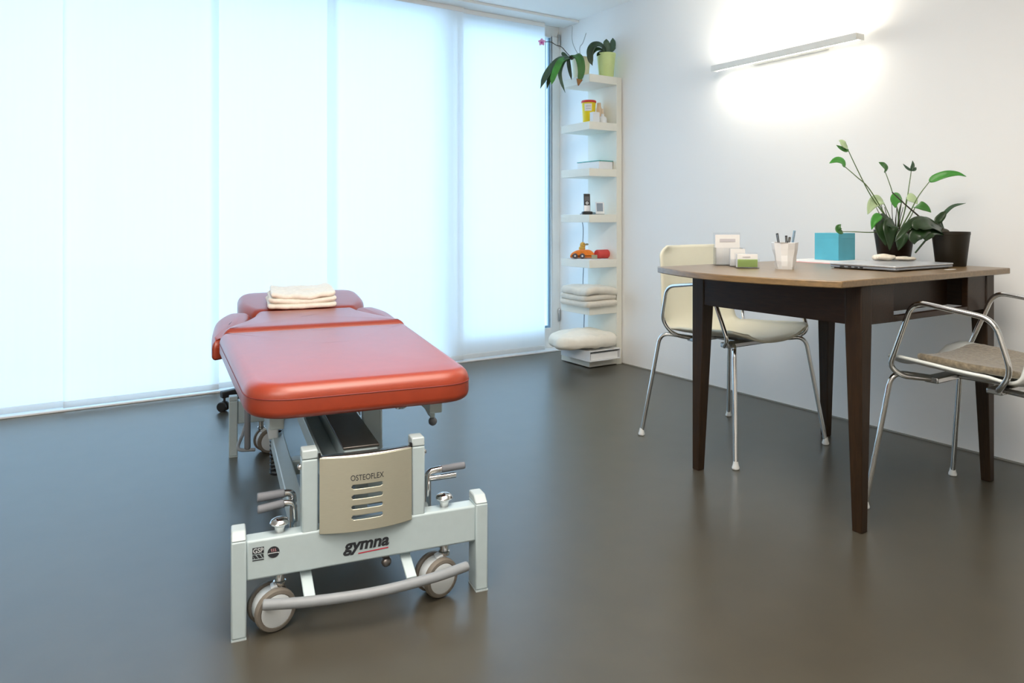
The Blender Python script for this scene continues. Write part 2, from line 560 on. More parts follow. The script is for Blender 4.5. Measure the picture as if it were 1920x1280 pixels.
# ------------------------------------------------------------------ the setting
WX = 3.21          # right wall face
H = 2.387          # ceiling height
YB = 4.38          # window plane
struct('floor', MB().box(-3.3, WX + 0.2, -2.6, 4.36, -0.12, 0), 'floor')
struct('ceiling', MB().box(-3.3, WX + 0.2, -2.6, 4.62, H, H + 0.2), 'ceiling')
struct('wall_right', MB().box(WX, WX + 0.2, -2.6, 4.62, 0, H), 'wall')
struct('wall_left', MB().box(-3.3, -3.1, -2.6, 4.62, 0, H), 'far_wall')
struct('wall_front', MB().box(-3.1, WX, -2.6, -2.4, 0, H), 'far_wall')
struct('wall_back', MB().box(-3.1, -0.85, YB - 0.02, 4.62, 0, H), 'wall')
struct('baseboard_right', MB().box(WX - 0.004, WX, -2.4, 4.34, 0, 0.007), 'joint')
struct('trim_1', MB().box(-0.95, WX, 4.12, 4.30, H - 0.018, H), 'trim', bevel=0.003)
struct('trim_2', MB().box(-0.85, WX, 4.246, 4.36, 0, 0.010), 'sill', bevel=0.002)
struct('ground', MB().box(-8, 12, 4.66, 18, -0.2, -0.05), 'terrace')

# fixed glazing behind the curtains
w = struct('window_1', MB().box(-0.85, -0.78, YB - 0.03, YB + 0.05, 0.0, H)
           .box(-0.78, 2.20, YB - 0.03, YB + 0.05, 0.0, 0.06).box(-0.78, 2.20, YB - 0.03, YB + 0.05, H - 0.06, H)
           .box(2.20, 2.25, YB - 0.03, YB + 0.05, 0.0, H), 'trim', bevel=0.004)
MB().box(-0.78, 2.20, YB + 0.006, YB + 0.010, 0.06, H - 0.06).build('pane', 'glass', w)
# glazed door at the right end
d = struct('door_1', MB().box(2.25, 2.31, YB - 0.03, YB + 0.05, 0.012, H - 0.08).box(3.135, WX, YB - 0.03, YB + 0.05, 0.012, H - 0.08)
           .box(2.31, 3.135, YB - 0.03, YB + 0.05, 0.012, 0.155).box(2.31, 3.135, YB - 0.03, YB + 0.05, 2.30, H - 0.08)
           .box(2.25, WX, YB - 0.02, YB + 0.05, H - 0.08, H), 'trim', bevel=0.004)
MB().box(2.31, 3.135, YB + 0.006, YB + 0.010, 0.155, 2.30).build('pane', 'glass', d)
MB().box(3.121, 3.135, YB - 0.012, YB + 0.004, 0.155, 2.30).box(2.31, 3.121, YB - 0.012, YB + 0.004, 0.155, 0.17).build('gasket', 'gasket', d)
for z in (0.20, 2.24):
    MB().lathe([(0.006, z), (0.008, z + 0.005), (0.008, z + 0.085), (0.006, z + 0.09)], (WX - 0.012, YB - 0.036, 0), 10).build('hinge', 'steel', d)

# ------------------------------------------------------------------ panel curtains
CURT = [(-0.80, 0.068, 4.262, 'white translucent panel curtain at the far left edge of the window wall'),
        (0.06, 0.793, 4.240, 'white translucent panel curtain left of the treatment couch, its right edge lapping over the next'),
        (0.755, 1.467, 4.262, 'white translucent panel curtain directly behind the couch headrest and towel'),
        (1.402, 2.332, 4.240, 'widest white translucent panel curtain, right behind the couch armrest'),
        (2.296, 3.010, 4.262, 'white translucent panel curtain beside the glazed door and corner shelf')]
for x0, x1, y, lab in CURT:
    t = thing('panel_curtain', lab, 'curtain', ((x0 + x1) / 2, y, 0.02), 0, 'panel curtains along the window wall')
    hw = (x1 - x0) / 2
    ph = random.random() * 6
    MB().grid(lambda u, v: ((u * 2 - 1) * hw, 0.0022 * math.sin(u * 9 + ph) * (1 - v) * (0.4 + 0.6 * v), v * (H - 0.018 - 0.02)), 24, 8).build('fabric', 'curtain', t)
    MB().box(-hw, hw, -0.006, 0.006, 0, 0.032).build('bottom_bar', 'curtain', t, bevel=0.004)
    MB().box(-hw, hw, -0.005, 0.005, H - 0.018 - 0.02 - 0.03, H - 0.018 - 0.02).build('top_bar', 'pocket', t, bevel=0.002)

# ------------------------------------------------------------------ wall lamp
t = thing('wall_lamp', 'slim white linear lamp glowing high on the right wall above the table', 'lamp', (WX, 2.36, 1.80))
HL = 0.43
MB().prism([(-0.112, -HL), (-0.105, -HL), (-0.105, HL), (-0.112, HL)], -0.022, 0.012).build('front_shield', 'lamp_metal', t, bevel=0.002)
MB().box(-0.102, -0.060, -HL + 0.01, HL - 0.01, -0.014, -0.010).build('lower_diffuser', 'lamp_glow', t)
MB().box(-0.102, -0.060, -HL + 0.01, HL - 0.01, 0.004, 0.008).build('upper_diffuser', 'lamp_glow', t)
MB().box(-0.103, -0.055, -HL + 0.005, HL - 0.005, -0.0095, 0.0035).build('housing', 'lamp_metal', t)
MB().box(-0.055, -0.001, -0.22, 0.22, -0.012, 0.004).build('wall_mount', 'lamp_metal', t, bevel=0.003)
for s in (-1, 1):
    MB().box(-0.108, -0.055, s * HL - 0.004, s * HL + 0.004, -0.018, 0.010).build('end_cap', 'lamp_metal', t, bevel=0.002)
a = area_lamp('wall_lamp_light', (WX - 0.105, 2.36, 1.825), (PI, 0, 0), 0.03, 0.82, 4.5, (1.0, 0.93, 0.80))
a = area_lamp('wall_lamp_light', (WX - 0.105, 2.36, 1.775), (0, 0, 0), 0.03, 0.82, 1.9, (1.0, 0.93, 0.80))

# ------------------------------------------------------------------ treatment couch
BED = thing('treatment_couch', 'red vinyl treatment couch on a grey wheeled lifting base', 'treatment couch', (0.366, 1.732, 0), -math.radians(10.5))


def part(name, mb, m, parent=None, **kw):
    return mb.build(name, m, parent or BED, **kw)


SL = 0.008
foot_out = rpoly([(0.020, 0.008), (0.580, 0.010), (0.622, 0.925), (-0.040, 0.925)], [0.120, 0.095, 0.03, 0.03], 9)
fc = part('foot_cushion', MB().pad(foot_out, 0.488, 0.571, r=0.034, crown=0.006, rb=0.020, k=7), 'vinyl')


def inset_ring(outline, ins, z):
    n = len(outline)
    P = [Vector(p) for p in outline]
    o = []
    for i in range(n):
        e0, e1 = P[i] - P[i - 1], P[(i + 1) % n] - P[i]
        nn = (Vector((e0.y, -e0.x)).normalized() + Vector((e1.y, -e1.x)).normalized()).normalized()
        q = P[i] - nn * ins
        o.append((q.x, q.y, z))
    return o + [o[0]]


MB().tube(inset_ring(foot_out, -0.0002, 0.537), 0.0014, 5).build('seam', 'seam', fc)
mid_out = rpoly([(-0.032, 0.932), (0.624, 0.932), (0.617, 1.00), (0.560, 1.16), (0.520, 1.30), (0.512, 1.425), (0.100, 1.425), (0.086, 1.30), (0.045, 1.16), (-0.026, 1.00)],
                [0.03, 0.03, 0.06, 0.1, 0.1, 0.03, 0.03, 0.1, 0.1, 0.06], 5)
part('middle_cushion', MB().pad(mid_out, 0.500, 0.580, r=0.036, crown=0.004, rb=0.014, k=6), 'vinyl')
arm_l = rpoly([(-0.064, 0.985), (0.000, 1.02), (0.045, 1.17), (0.075, 1.30), (0.086, 1.44), (-0.005, 1.46), (-0.055, 1.34), (-0.066, 1.12)],
              [0.03, 0.03, 0.08, 0.08, 0.03, 0.06, 0.08, 0.08], 5)
for mir in (False, True):
    out = [(0.592 - x, y) for x, y in reversed(arm_l)] if mir else arm_l
    part('armrest_cushion', MB().pad(out, 0.478, 0.554, r=0.034, crown=0.006, rb=0.014, k=6, zfun=lambda x, y: (y - 1.2) * 0.09), 'vinyl')
    x0 = 0.592 - 0.0 if mir else 0.0
    part('armrest_bracket', MB().box(min(x0, 0.10 if not mir else 0.49), max(x0, 0.10 if not mir else 0.49), 1.18, 1.21, 0.452, 0.477), 'frame')
head_out = rpoly([(0.098, 1.440), (0.520, 1.440), (0.585, 1.56), (0.578, 1.80), (0.040, 1.80), (0.033, 1.56)], [0.03, 0.03, 0.07, 0.09, 0.09, 0.07], 7)
part('head_cushion', MB().pad(head_out, 0.505, 0.578, r=0.034, crown=0.004, rb=0.016, k=6, zfun=lambda x, y: (y - 1.44) * 0.13), 'vinyl')

part('bounce_board', MB().prism([(0.06, 0.12), (0.53, 0.12), (0.56, 0.90), (0.03, 0.90)], 0.4785, 0.4875), 'board_white')  # pale board added to bounce light under the couch
part('bounce_board', MB().prism([(0.03, 0.96), (0.56, 0.96), (0.48, 1.38), (0.11, 1.38)], 0.4865, 0.4995), 'board_white')  # second added board, bounces light below the middle cushion
# upper frame under the cushions
part('upper_frame', MB().box(0.075, 0.110, 0.12, 1.42, 0.438, 0.478).box(0.485, 0.520, 0.12, 1.42, 0.438, 0.478)
     .box(0.110, 0.485, 0.30, 0.335, 0.438, 0.478).box(0.110, 0.485, 1.0, 1.035, 0.438, 0.478).box(0.27, 0.32, 1.035, 1.70, 0.470, 0.486), 'frame', bevel=0.003)
# low longitudinal rails of the base
for x in (0.130, 0.425):
    part('base_rail', MB().box(x, x + 0.042, 0.050, 1.365, 0.150, 0.205), 'frame', bevel=0.004)
# lifting beam: tray and covered channel
part('lift_beam', MB().box(0.246, 0.330, 0.045, 1.05, 0.300, 0.392), 'frame', bevel=0.004)
part('beam_cover', MB().box(0.243, 0.333, 0.043, 1.05, 0.392, 0.398), 'plate', bevel=0.001)
part('tray', MB().box(0.190, 0.246, 0.045, 0.62, 0.345, 0.350).box(0.186, 0.194, 0.045, 0.62, 0.335, 0.385).box(0.190, 0.246, 0.612, 0.62, 0.350, 0.385), 'frame', bevel=0.002)
for y0, y1 in ((0.30, 0.22), (1.00, 1.15)):
    part('lift_arm', MB().bar((0.36, y0, 0.45), (0.36, y1, 0.18), 0.03, 0.05, up=(1, 0, 0)), 'frame', bevel=0.004)
part('actuator', MB().tube([(0.30, 0.75, 0.22), (0.30, 1.20, 0.44)], 0.024, 14), 'cap')
part('motor_box', MB().box(0.24, 0.34, 0.95, 1.16, 0.20, 0.29), 'cap', bevel=0.012, seg=3)
part('cross_tie', MB().box(0.172, 0.425, 0.62, 0.67, 0.150, 0.195), 'frame', bevel=0.004)
# hanging white hand switch and its coiled lead
hs = part('hand_switch', MB().prism(rrect(0.118, 0.152, 0.86, 0.890, 0.008), 0.200, 0.310), 'disc', bevel=0.004)
coil = [(0.146 + 0.018 * math.cos(a), 0.92 + 0.018 * math.sin(a), 0.225 - 0.0022 * a) for a in [i * PI / 5 for i in range(0, 190, 1)] if a * 0.0022 < 0.17]
MB().tube(coil, 0.0036, 5).build('coiled_lead', 'black', hs)
part('cable', MB().tube(spl([(0.20, 0.92, 0.34), (0.215, 0.90, 0.285), (0.235, 0.89, 0.262), (0.262, 0.90, 0.278), (0.265, 0.93, 0.33)], 8), 0.004, 6), 'black')
part('pulley', MB().tube([(0.205, 0.93, 0.37), (0.232, 0.93, 0.37)], 0.034, 18).tube([(0.215, 0.93, 0.37), (0.215, 0.93, 0.46)], 0.010, 8), 'black')
part('pulley_bolt', MB().tube([(0.2185, 0.90, 0.42), (0.2185, 0.90, 0.32)], 0.006, 8).ball((0.2185, 0.895, 0.37), 0.010), 'chrome')
# bracket and loop handle under the right edge
br = part('edge_bracket', MB().hexa([(0.540, 0.300, 0.375), (0.552, 0.300, 0.375), (0.552, 0.335, 0.375), (0.540, 0.335, 0.375)],
                                    [(0.480, 0.300, 0.494), (0.552, 0.300, 0.494), (0.552, 0.335, 0.494), (0.480, 0.335, 0.494)]), 'frame', bevel=0.002)
MB().ball((0.548, 0.312, 0.362), 0.013, n=14).build('knob', 'grip', br)
part('loop_handle', MB().tube(fillet([(0.425, 0.315, 0.470), (0.432, 0.310, 0.412), (0.470, 0.310, 0.412), (0.482, 0.315, 0.470)], 0.02), 0.0045, 8), 'chrome')
# grey grip hanging at the far left
hg = part('release_rod', MB().tube([(0.058, 1.08, 0.452), (0.058, 1.08, 0.255)], 0.007, 8), 'chrome')
MB().lathe([(0.007, 0.110), (0.0105, 0.114), (0.0112, 0.12), (0.0112, 0.255), (0.008, 0.262)], (0.058, 1.08, 0), 14).build('grip', 'grip', hg)


def caster(cx, cy, sx, ax):
    """Twin wheel with a stem at (sx, cy) and a chromed locking cap above the bar."""
    a = Vector((ax[0], ax[1], 0)).normalized()
    q = Vector((0, 0, 1)).rotation_difference(a).to_matrix().to_4x4()
    c = Vector((cx, cy, 0.0495))
    R = 0.049
    b = MB().lathe([(0.012, -0.0165), (0.043, -0.016), (0.043, 0.016), (0.012, 0.0165)], c, 26, q)
    b.bar((cx, cy, 0.088), (sx, cy, 0.096), 0.026, 0.018)
    h = part('caster', b, 'disc', bevel=0.002)
    for s in (-1, 1):
        MB().lathe([(0.034, 0.007 * s), (0.047, 0.0075 * s + 0.0 * s), (R, 0.010 * s), (R, 0.018 * s), (0.046, 0.0225 * s), (0.039, 0.0235 * s), (0.034, 0.020 * s)], c + a * (0.009 * s), 30, q).build('tire', 'tire', h)
        MB().lathe([(0.001, 0.0225 * s), (0.030, 0.0235 * s), (0.037, 0.022 * s), (0.037, 0.018 * s), (0.001, 0.016 * s)], c + a * (0.010 * s), 28, q).build('wheel_disc', 'disc', h)
    MB().lathe([(0.013, 0.096), (0.0145, 0.098), (0.0145, 0.106), (0.0115, 0.108), (0.0112, 0.229), (0.0130, 0.236), (0.0215, 0.2415), (0.0226, 0.2445), (0.0190, 0.2510), (0.010, 0.2550), (0.001, 0.2560)], (sx, cy, 0), 20).build('stem', 'chrome', h)
    return h


def base_end(y, s):
    """One end of the base; s=-1 faces the foot of the couch, s=+1 the head."""
    f = lambda d: y + s * d            # d measured outwards from the face of the cross bar
    lo, hi = sorted((f(0.0), f(-0.045)))
    cb = part('crossbar', MB().box(0.016, 0.575, lo, hi, 0.130, 0.222), 'frame', bevel=0.005, seg=3)
    for x0, x1 in ((-0.016, 0.017), (0.573, 0.606)):
        l2, h2 = sorted((f(0.006), f(-0.055)))
        p = part('end_post', MB().box(x0, x1, l2, h2, 0.004, 0.226), 'frame', bevel=0.004, seg=3)
        fo = f(0.006)
        fi = f(-0.014)
        bk = f(-0.055)
        ys = sorted((fo, bk))
        b = MB()
        if s < 0:
            b.hexa([(x0, fo, 0.2265), (x1, fo, 0.2265), (x1, bk, 0.2265), (x0, bk, 0.2265)], [(x0 + .001, fi, 0.2445), (x1 - .001, fi, 0.2445), (x1 - .001, bk, 0.2445), (x0 + .001, bk, 0.2445)])
        else:
            b.hexa([(x0, bk, 0.2265), (x1, bk, 0.2265), (x1, fo, 0.2265), (x0, fo, 0.2265)], [(x0 + .001, bk, 0.2445), (x1 - .001, bk, 0.2445), (x1 - .001, fi, 0.2445), (x0 + .001, fi, 0.2445)])
        b.build('post_cap', 'cap', p, bevel=0.003)
        MB().box(x0, x1, ys[0], ys[1], 0.0, 0.004).build('post_foot', 'cap', p)
    for cx, sx in (((0.074, 0.092), (0.476, 0.498)) if s < 0 else ((0.132, 0.108), (0.530, 0.505))):
        caster(cx, f(-0.0295), sx, (0.31, -0.94))
    return cb


cb = base_end(0.0, -1)
_old = set(o.name for o in BED.children)
base_end(1.415, 1)
for o in BED.children:
    if o.name not in _old:
        o.location.x = 0.014

# upright cabinet at the foot end: two posts and a bowed steel panel
for x0, x1 in ((0.140, 0.178), (0.406, 0.440)):
    p = part('panel_post', MB().box(x0, x1, 0.002, 0.046, 0.218, 0.392), 'frame', bevel=0.004, seg=3)
    MB().hexa([(x0, 0.002, 0.3925), (x1, 0.002, 0.3925), (x1, 0.046, 0.3925), (x0, 0.046, 0.3925)],
              [(x0 + .001, 0.004, 0.414), (x1 - .001, 0.004, 0.414), (x1 - .001, 0.045, 0.414), (x0 + .001, 0.045, 0.414)]).build('post_cap', 'cap', p, bevel=0.003)
    MB().ball((x0 - 0.002 if x0 < 0.3 else x1 + 0.002, 0.02, 0.372), 0.007, n=10).build('bolt', 'chrome', p)
PX0, PX1, PZ0, PZ1 = 0.180, 0.404, 0.214, 0.394
PC, PH = (PX0 + PX1) / 2, (PX1 - PX0) / 2


def bulge(x):
    return -0.003 - 0.020 * (1 - ((x - PC) / PH) ** 2)


def slot(u, v):
    x, z = PX0 + u * (PX1 - PX0), PZ0 + v * (PZ1 - PZ0)
    for zc in (0.3215, 0.2970, 0.2725, 0.2480):
        if abs(z - zc) < 0.0048:
            dx = max(abs(x - 0.2905) - (0.0375 - 0.0048), 0)
            if math.hypot(dx, z - zc) < 0.0048:
                return True
    return False


pan = part('bowed_panel', MB().grid(lambda u, v: (PX0 + u * (PX1 - PX0), bulge(PX0 + u * (PX1 - PX0)), PZ0 + v * (PZ1 - PZ0)), 120, 120, slot), 'steel_panel', solid=0.002)
MB().grid(lambda u, v: (PX0 + u * (PX1 - PX0), bulge(PX0 + u * (PX1 - PX0)) * (1 - v) + 0.012 * v, PZ1 + 0.001), 30, 2).build('top_lip', 'steel', pan, solid=0.002)
for x in (PX0 + 0.001, PX1 - 0.001):
    MB().box(x - 0.0025, x + 0.0025, -0.0032, 0.006, PZ1 - 0.004, PZ1 + 0.010).build('corner_clip', 'black', pan)
MB().box(0.27, 0.30, 0.030, 0.034, 0.23, 0.36).build('inner_bracket', 'frame', pan)
text_part('model_lettering', 'OSTEOFLEX', 0.2505, 0.3300, 0.3365, 0.3500, M['ink'], pan, lambda x: bulge(x) - 0.0016)

# markings on the cross bar
ON = lambda x: -0.0006
text_part('brand_lettering', 'gymna', 0.2360, 0.3480, 0.1500, 0.1800, M['ink'], cb, ON, shear=0.22, bold=0.034)
MB().add([(0.272, -0.0008, 0.1500), (0.3455, -0.0008, 0.1525), (0.3460, -0.0008, 0.1548), (0.2725, -0.0008, 0.1523)], [(0, 1, 2, 3)]).build('red_underline', 'red_ink', cb, smooth=False, solid=0.0003)
lg = MB().box(0.0300, 0.0550, -0.0009, -0.0004, 0.1905, 0.2050).build('square_mark', 'ink', cb)
text_part('mark_letters', 'GSP', 0.0315, 0.0540, 0.1925, 0.2035, M['white_ink'], lg, lambda x: -0.0014, bold=0.01)
b = MB()
for i in range(3):
    x = 0.0300 + i * 0.0088
    b.add([(x, -0.0008, 0.1885), (min(x + 0.0060, 0.055), -0.0008, 0.1885), (min(x + 0.0125, 0.055), -0.0008, 0.1795), (min(x + 0.0055, 0.055), -0.0008, 0.1795)], [(0, 1, 2, 3)])
b.add([(0.030, -0.0008, 0.1885), (0.030, -0.0008, 0.1795), (0.0335, -0.0008, 0.1795)], [(0, 1, 2)])
b.box(0.0300, 0.0550, -0.0009, -0.0004, 0.1750, 0.1770)
b.build('mark_stripes', 'ink', cb, smooth=False)
q = Matrix.Rotation(PI / 2, 4, 'X')
rd = MB().lathe([(0.0001, 0.0), (0.0132, 0.0), (0.0132, 0.0007), (0.0001, 0.0007)], (0.0762, -0.0003, 0.1885), 32, q).build('round_mark', 'ink', cb)
b = MB()
for i in (-1, 0, 1):
    b.tube(spl([(0.0762 + i * 0.0042 + 0.0012 * math.sin(k * 1.6), -0.0013, 0.1895 + k * 0.0018) for k in range(5)], 3), 0.0006, 5)
b.build('heat_waves', 'pink_ink', rd)
MB().box(0.0665, 0.0860, -0.0016, -0.0010, 0.1862, 0.1874).box(0.0640, 0.0662, -0.0016, -0.0010, 0.1850, 0.1874).box(0.0862, 0.0885, -0.0016, -0.0010, 0.1850, 0.1874).build('couch_symbol', 'white_ink', rd)

# wheel lock levers
lv = part('brake_lever', MB().tube(fillet([(0.128, 0.085, 0.200), (0.128, 0.085, 0.290), (0.104, 0.083, 0.292)], 0.012), 0.0085, 10)
          .tube(fillet([(0.130, 0.070, 0.225), (0.128, 0.066, 0.272), (0.104, 0.066, 0.274)], 0.010), 0.0075, 10), 'chrome')
MB().tube([(0.108, 0.083, 0.292), (0.050, 0.080, 0.291), (0.044, 0.080, 0.291)], 0.0105, 14).tube([(0.106, 0.066, 0.274), (0.050, 0.064, 0.268), (0.044, 0.064, 0.268)], 0.0098, 14).build('grip', 'grip', lv, bevel=0.003)
lv = part('brake_lever', MB().tube(fillet([(0.470, 0.085, 0.200), (0.470, 0.085, 0.296), (0.500, 0.083, 0.299), (0.512, 0.083, 0.299)], 0.018), 0.0085, 10)
          .tube([(0.472, 0.083, 0.278), (0.546, 0.083, 0.279)], 0.0078, 12), 'chrome')
MB().tube([(0.505, 0.083, 0.299), (0.565, 0.083, 0.301), (0.572, 0.083, 0.301)], 0.0095, 14).build('grip', 'grip', lv, bevel=0.003)
lv = part('brake_lever', MB().tube(spl([(0.075, 1.30, 0.20), (0.050, 1.28, 0.12), (0.030, 1.22, 0.075), (0.090, 1.20, 0.070)], 6), 0.007, 8), 'footbar')

# curved foot bar
fb = part('foot_bar', MB().tube(spl([(0.052, -0.020, 0.080), (0.14, -0.043, 0.080), (0.23, -0.056, 0.080), (0.30, -0.060, 0.080), (0.37, -0.056, 0.080), (0.46, -0.043, 0.080), (0.545, -0.020, 0.080)], 6), 0.0122, 14), 'footbar', bevel=0.003)
for x in (0.150, 0.392):
    MB().bar((x, 0.040, 0.128), (x + 0.004, -0.036, 0.084), 0.026, 0.008).build('bracket', 'frame', fb, bevel=0.002)
part('lock_knob', MB().tube([(0.345, 0.025, 0.134), (0.345, 0.025, 0.112)], 0.010, 12).ball((0.345, 0.020, 0.110), 0.013, n=12), 'plate')

# towel on the headrest
t = thing('folded_towel', 'cream folded towel lying on the raised headrest of the red couch', 'towel', (0.366 + 0.290 * 0.9833 + 1.505 * 0.1822, 1.732 - 0.290 * 0.1822 + 1.505 * 0.9833, 0.5895), -math.radians(10))
for i in range(3):
    o = [(x, y) for x, y in rpoly([(-0.142 + 0.006 * i, -0.098 + 0.004 * i), (0.0, -0.112 + 0.008 * i), (0.146 - 0.004 * i, -0.100 + 0.006 * i), (0.132 + 0.005 * i, 0.0), (0.140 - 0.006 * i, 0.095), (-0.136 + 0.006 * i, 0.095)], 0.022, 6)]
    o2 = []
    for k in range(len(o)):
        p, r_ = Vector(o[k]), Vector(o[(k + 1) % len(o)])
        m_ = max(1, int((r_ - p).length / 0.010))
        o2 += [tuple(p + (r_ - p) * j / m_) for j in range(m_)]
    o2 = [(x + 0.009 * noise.noise((x * 22, y * 22, i * 3.1)) + 0.003 * noise.noise((x * 70, y * 70, i)), y + 0.009 * noise.noise((y * 22, x * 22, i * 7.7)) + 0.003 * noise.noise((y * 70, x * 70, i))) for x, y in o2]
    MB().pad(o2, 0.0185 * i, 0.0185 * i + 0.0198, r=0.0095, crown=0.002, k=3,
             zfun=lambda x, y, i=i: y * 0.13 + 0.0055 + (i + 0.2) * 0.5 * (0.55 * x * x + 0.006 * noise.noise((x * 20, y * 12, i * 5.0)) + 0.003 * noise.noise((x * 50, y * 40, i * 2.0)) - 0.004 * math.exp(-((x - 0.03) / 0.02) ** 2) * (y < 0))).build('towel_fold', 'towel', t)

# rolling stool behind the couch: only one castor shows
t = thing('rolling_stool', 'black rolling stool, one castor showing left of the couch base', 'stool', (1.00, 3.86, 0))
MB().lathe([(0.035, 0.075), (0.04, 0.08), (0.04, 0.115), (0.028, 0.125), (0.028, 0.19), (0.016, 0.20), (0.016, 0.34), (0.001, 0.34)], n=20).build('column', 'black', t)
MB().lathe([(0.001, 0.34), (0.14, 0.342), (0.165, 0.355), (0.17, 0.375), (0.155, 0.395), (0.12, 0.402), (0.001, 0.404)], n=32).build('seat', 'black', t)
for k in range(5):
    a = math.radians(188 + 72 * k)
    c, s = math.cos(a), math.sin(a)
    l = MB().bar((0.03 * c, 0.03 * s, 0.102), (0.278 * c, 0.278 * s, 0.084), 0.036, 0.034).build('base_leg', 'black', t, bevel=0.005)
    q = Vector((0, 0, 1)).rotation_difference(Vector((0.75 * c - 0.66 * s, 0.75 * s + 0.66 * c, 0))).to_matrix().to_4x4()
    b = MB()
    for z in (-0.014, 0.014):
        b.lathe([(0.004, z - 0.008), (0.022, z - 0.008), (0.0255, z - 0.004), (0.0255, z + 0.004), (0.022, z + 0.008), (0.004, z + 0.008)], (0.268 * c, 0.268 * s, 0.0257), 18, q)
    b.tube([(0.262 * c, 0.262 * s, 0.030), (0.262 * c, 0.262 * s, 0.070)], 0.006, 8)
    b.build('castor', 'black', l)
# ------------------------------------------------------------------ writing table
TBL = thing('writing_table', 'dark walnut writing table with tapered legs and bowed top edge', 'table', (2.51, 1.63, 0))
X0, X1, Y0, Y1 = -0.42, 0.42, -0.345, 0.345       # outer faces of the legs
top = [(-0.55, 0.40)]
for i in range(1, 16):
    u = i / 16
    top.append((-0.55 + 0.008 * u - 0.105 * math.sin(PI * u) ** 0.9, 0.40 - 0.76 * u))
top += [(-0.542, -0.36), (0.51, -0.36), (0.51, 0.40)]
top = top[::1]
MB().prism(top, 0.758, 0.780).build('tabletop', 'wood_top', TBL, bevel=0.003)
for sx in (-1, 1):
    for sy in (-1, 1):
        ox, oy = sx * 0.42, sy * 0.345
        ix, iy = ox - sx * 0.056, oy - sy * 0.056
        bx, by = ox - sx * 0.032, oy - sy * 0.032

        def quad(xa, xb, ya, yb, z):
            xa, xb = sorted((xa, xb))
            ya, yb = sorted((ya, yb))
            return [(xa, ya, z), (xb, ya, z), (xb, yb, z), (xa, yb, z)]
        b = MB().hexa(quad(ox, bx, oy, by, 0), quad(ox, ix, oy, iy, 0.628)).hexa(quad(ox, ix, oy, iy, 0.628), quad(ox, ix, oy, iy, 0.7575))
        b.build('leg', 'wood_v', TBL, bevel=0.003)
E0 = 0.056
MB().box(-0.416, -0.394, -0.345 + E0, 0.345 - E0, 0.635, 0.7575).build('apron', 'wood', TBL, bevel=0.002)
MB().box(0.394, 0.416, -0.345 + E0, 0.345 - E0, 0.635, 0.7575).build('apron', 'wood', TBL, bevel=0.002)
MB().box(-0.42 + E0, 0.42 - E0, 0.319, 0.341, 0.635, 0.7575).build('apron', 'wood', TBL, bevel=0.002)
MB().box(-0.42 + E0, -0.235, -0.341, -0.319, 0.635, 0.7575).box(0.235, 0.42 - E0, -0.341, -0.319, 0.635, 0.7575).box(-0.235, 0.235, -0.341, -0.319, 0.635, 0.652).build('apron', 'wood', TBL, bevel=0.002)
MB().box(-0.235, 0.235, -0.27, -0.255, 0.652, 0.7575).build('drawer_recess', 'wood', TBL)

# ------------------------------------------------------------------ chairs


def make_chair(label, loc, rz, shell):
    t = thing('armchair', label, 'chair', loc, rz, 'chairs at the table')
    prof = spl([(0.235, 0.462), (0.20, 0.474), (0.10, 0.468), (-0.02, 0.458), (-0.11, 0.457), (-0.172, 0.470), (-0.210, 0.508), (-0.226, 0.575), (-0.231, 0.67), (-0.238, 0.77), (-0.248, 0.842)], 5)
    n = len(prof)

    def shell_fn(u, v):
        f = v * (n - 1)
        i = min(int(f), n - 2)
        p = prof[i].lerp(prof[i + 1], f - i)
        s = u * 2 - 1
        hw = 0.232
        if v < 0.10:
            hw = 0.232 - 0.055 * (1 - v / 0.10) ** 2
        if v > 0.93:
            hw = 0.225 - 0.05 * ((v - 0.93) / 0.07) ** 2
        elif v > 0.5:
            hw = 0.232 - 0.007 * (v - 0.5) / 0.43
        e = abs(s) ** 2.6
        seat = max(0.0, min(1.0, (0.62 - v) / 0.25))
        up = 0.040 * e * seat
        fwd = 0.035 * e * (1 - seat)
        return (s * hw, p.x + fwd, p.y + up)
    MB().grid(shell_fn, 20, 50).build('seat_shell', shell, t, solid=0.009, angle=70)
    MB().box(-0.17, 0.17, -0.10, -0.055, 0.432, 0.450).box(-0.17, 0.17, 0.085, 0.13, 0.432, 0.452).box(-0.045, 0.045, -0.055, 0.085, 0.436, 0.448).build('seat_frame', 'steel', t, bevel=0.004)
    for sx in (-1, 1):
        for sy in (-1, 1):
            yy = 0.11 if sy > 0 else -0.08
            P = fillet([(sx * 0.12, yy, 0.440), (sx * 0.225, sy * 0.205, 0.458), (sx * 0.284, sy * 0.262, 0.014)], 0.045, 8)
            l = MB().tube(P, 0.0088, 12).build('leg', 'chrome', t)
            MB().lathe([(0.012, 0.0), (0.0145, 0.003), (0.0145, 0.008), (0.0115, 0.016), (0.0095, 0.026), (0.0088, 0.030)], (sx * 0.284, sy * 0.262, 0), 14).build('foot_glide', 'glide', l)
        A = fillet([(sx * 0.15, 0.10, 0.442), (sx * 0.238, 0.165, 0.452), (sx * 0.254, 0.196, 0.482), (sx * 0.268, 0.113, 0.702), (sx * 0.268, -0.122, 0.672), (sx * 0.258, -0.162, 0.520), (sx * 0.235, -0.120, 0.462), (sx * 0.15, -0.08, 0.442)], 0.045, 7)
        MB().tube(A, 0.0085, 12).build('armrest', 'chrome', t)
    return t


make_chair('cream armchair with chrome legs facing us from behind the table', (2.51, 2.142, 0), PI, 'shell')
make_chair('white armchair with a brown cushion, cut off by the right edge of the picture', (2.575, 1.134, 0), 0, 'shell_white')

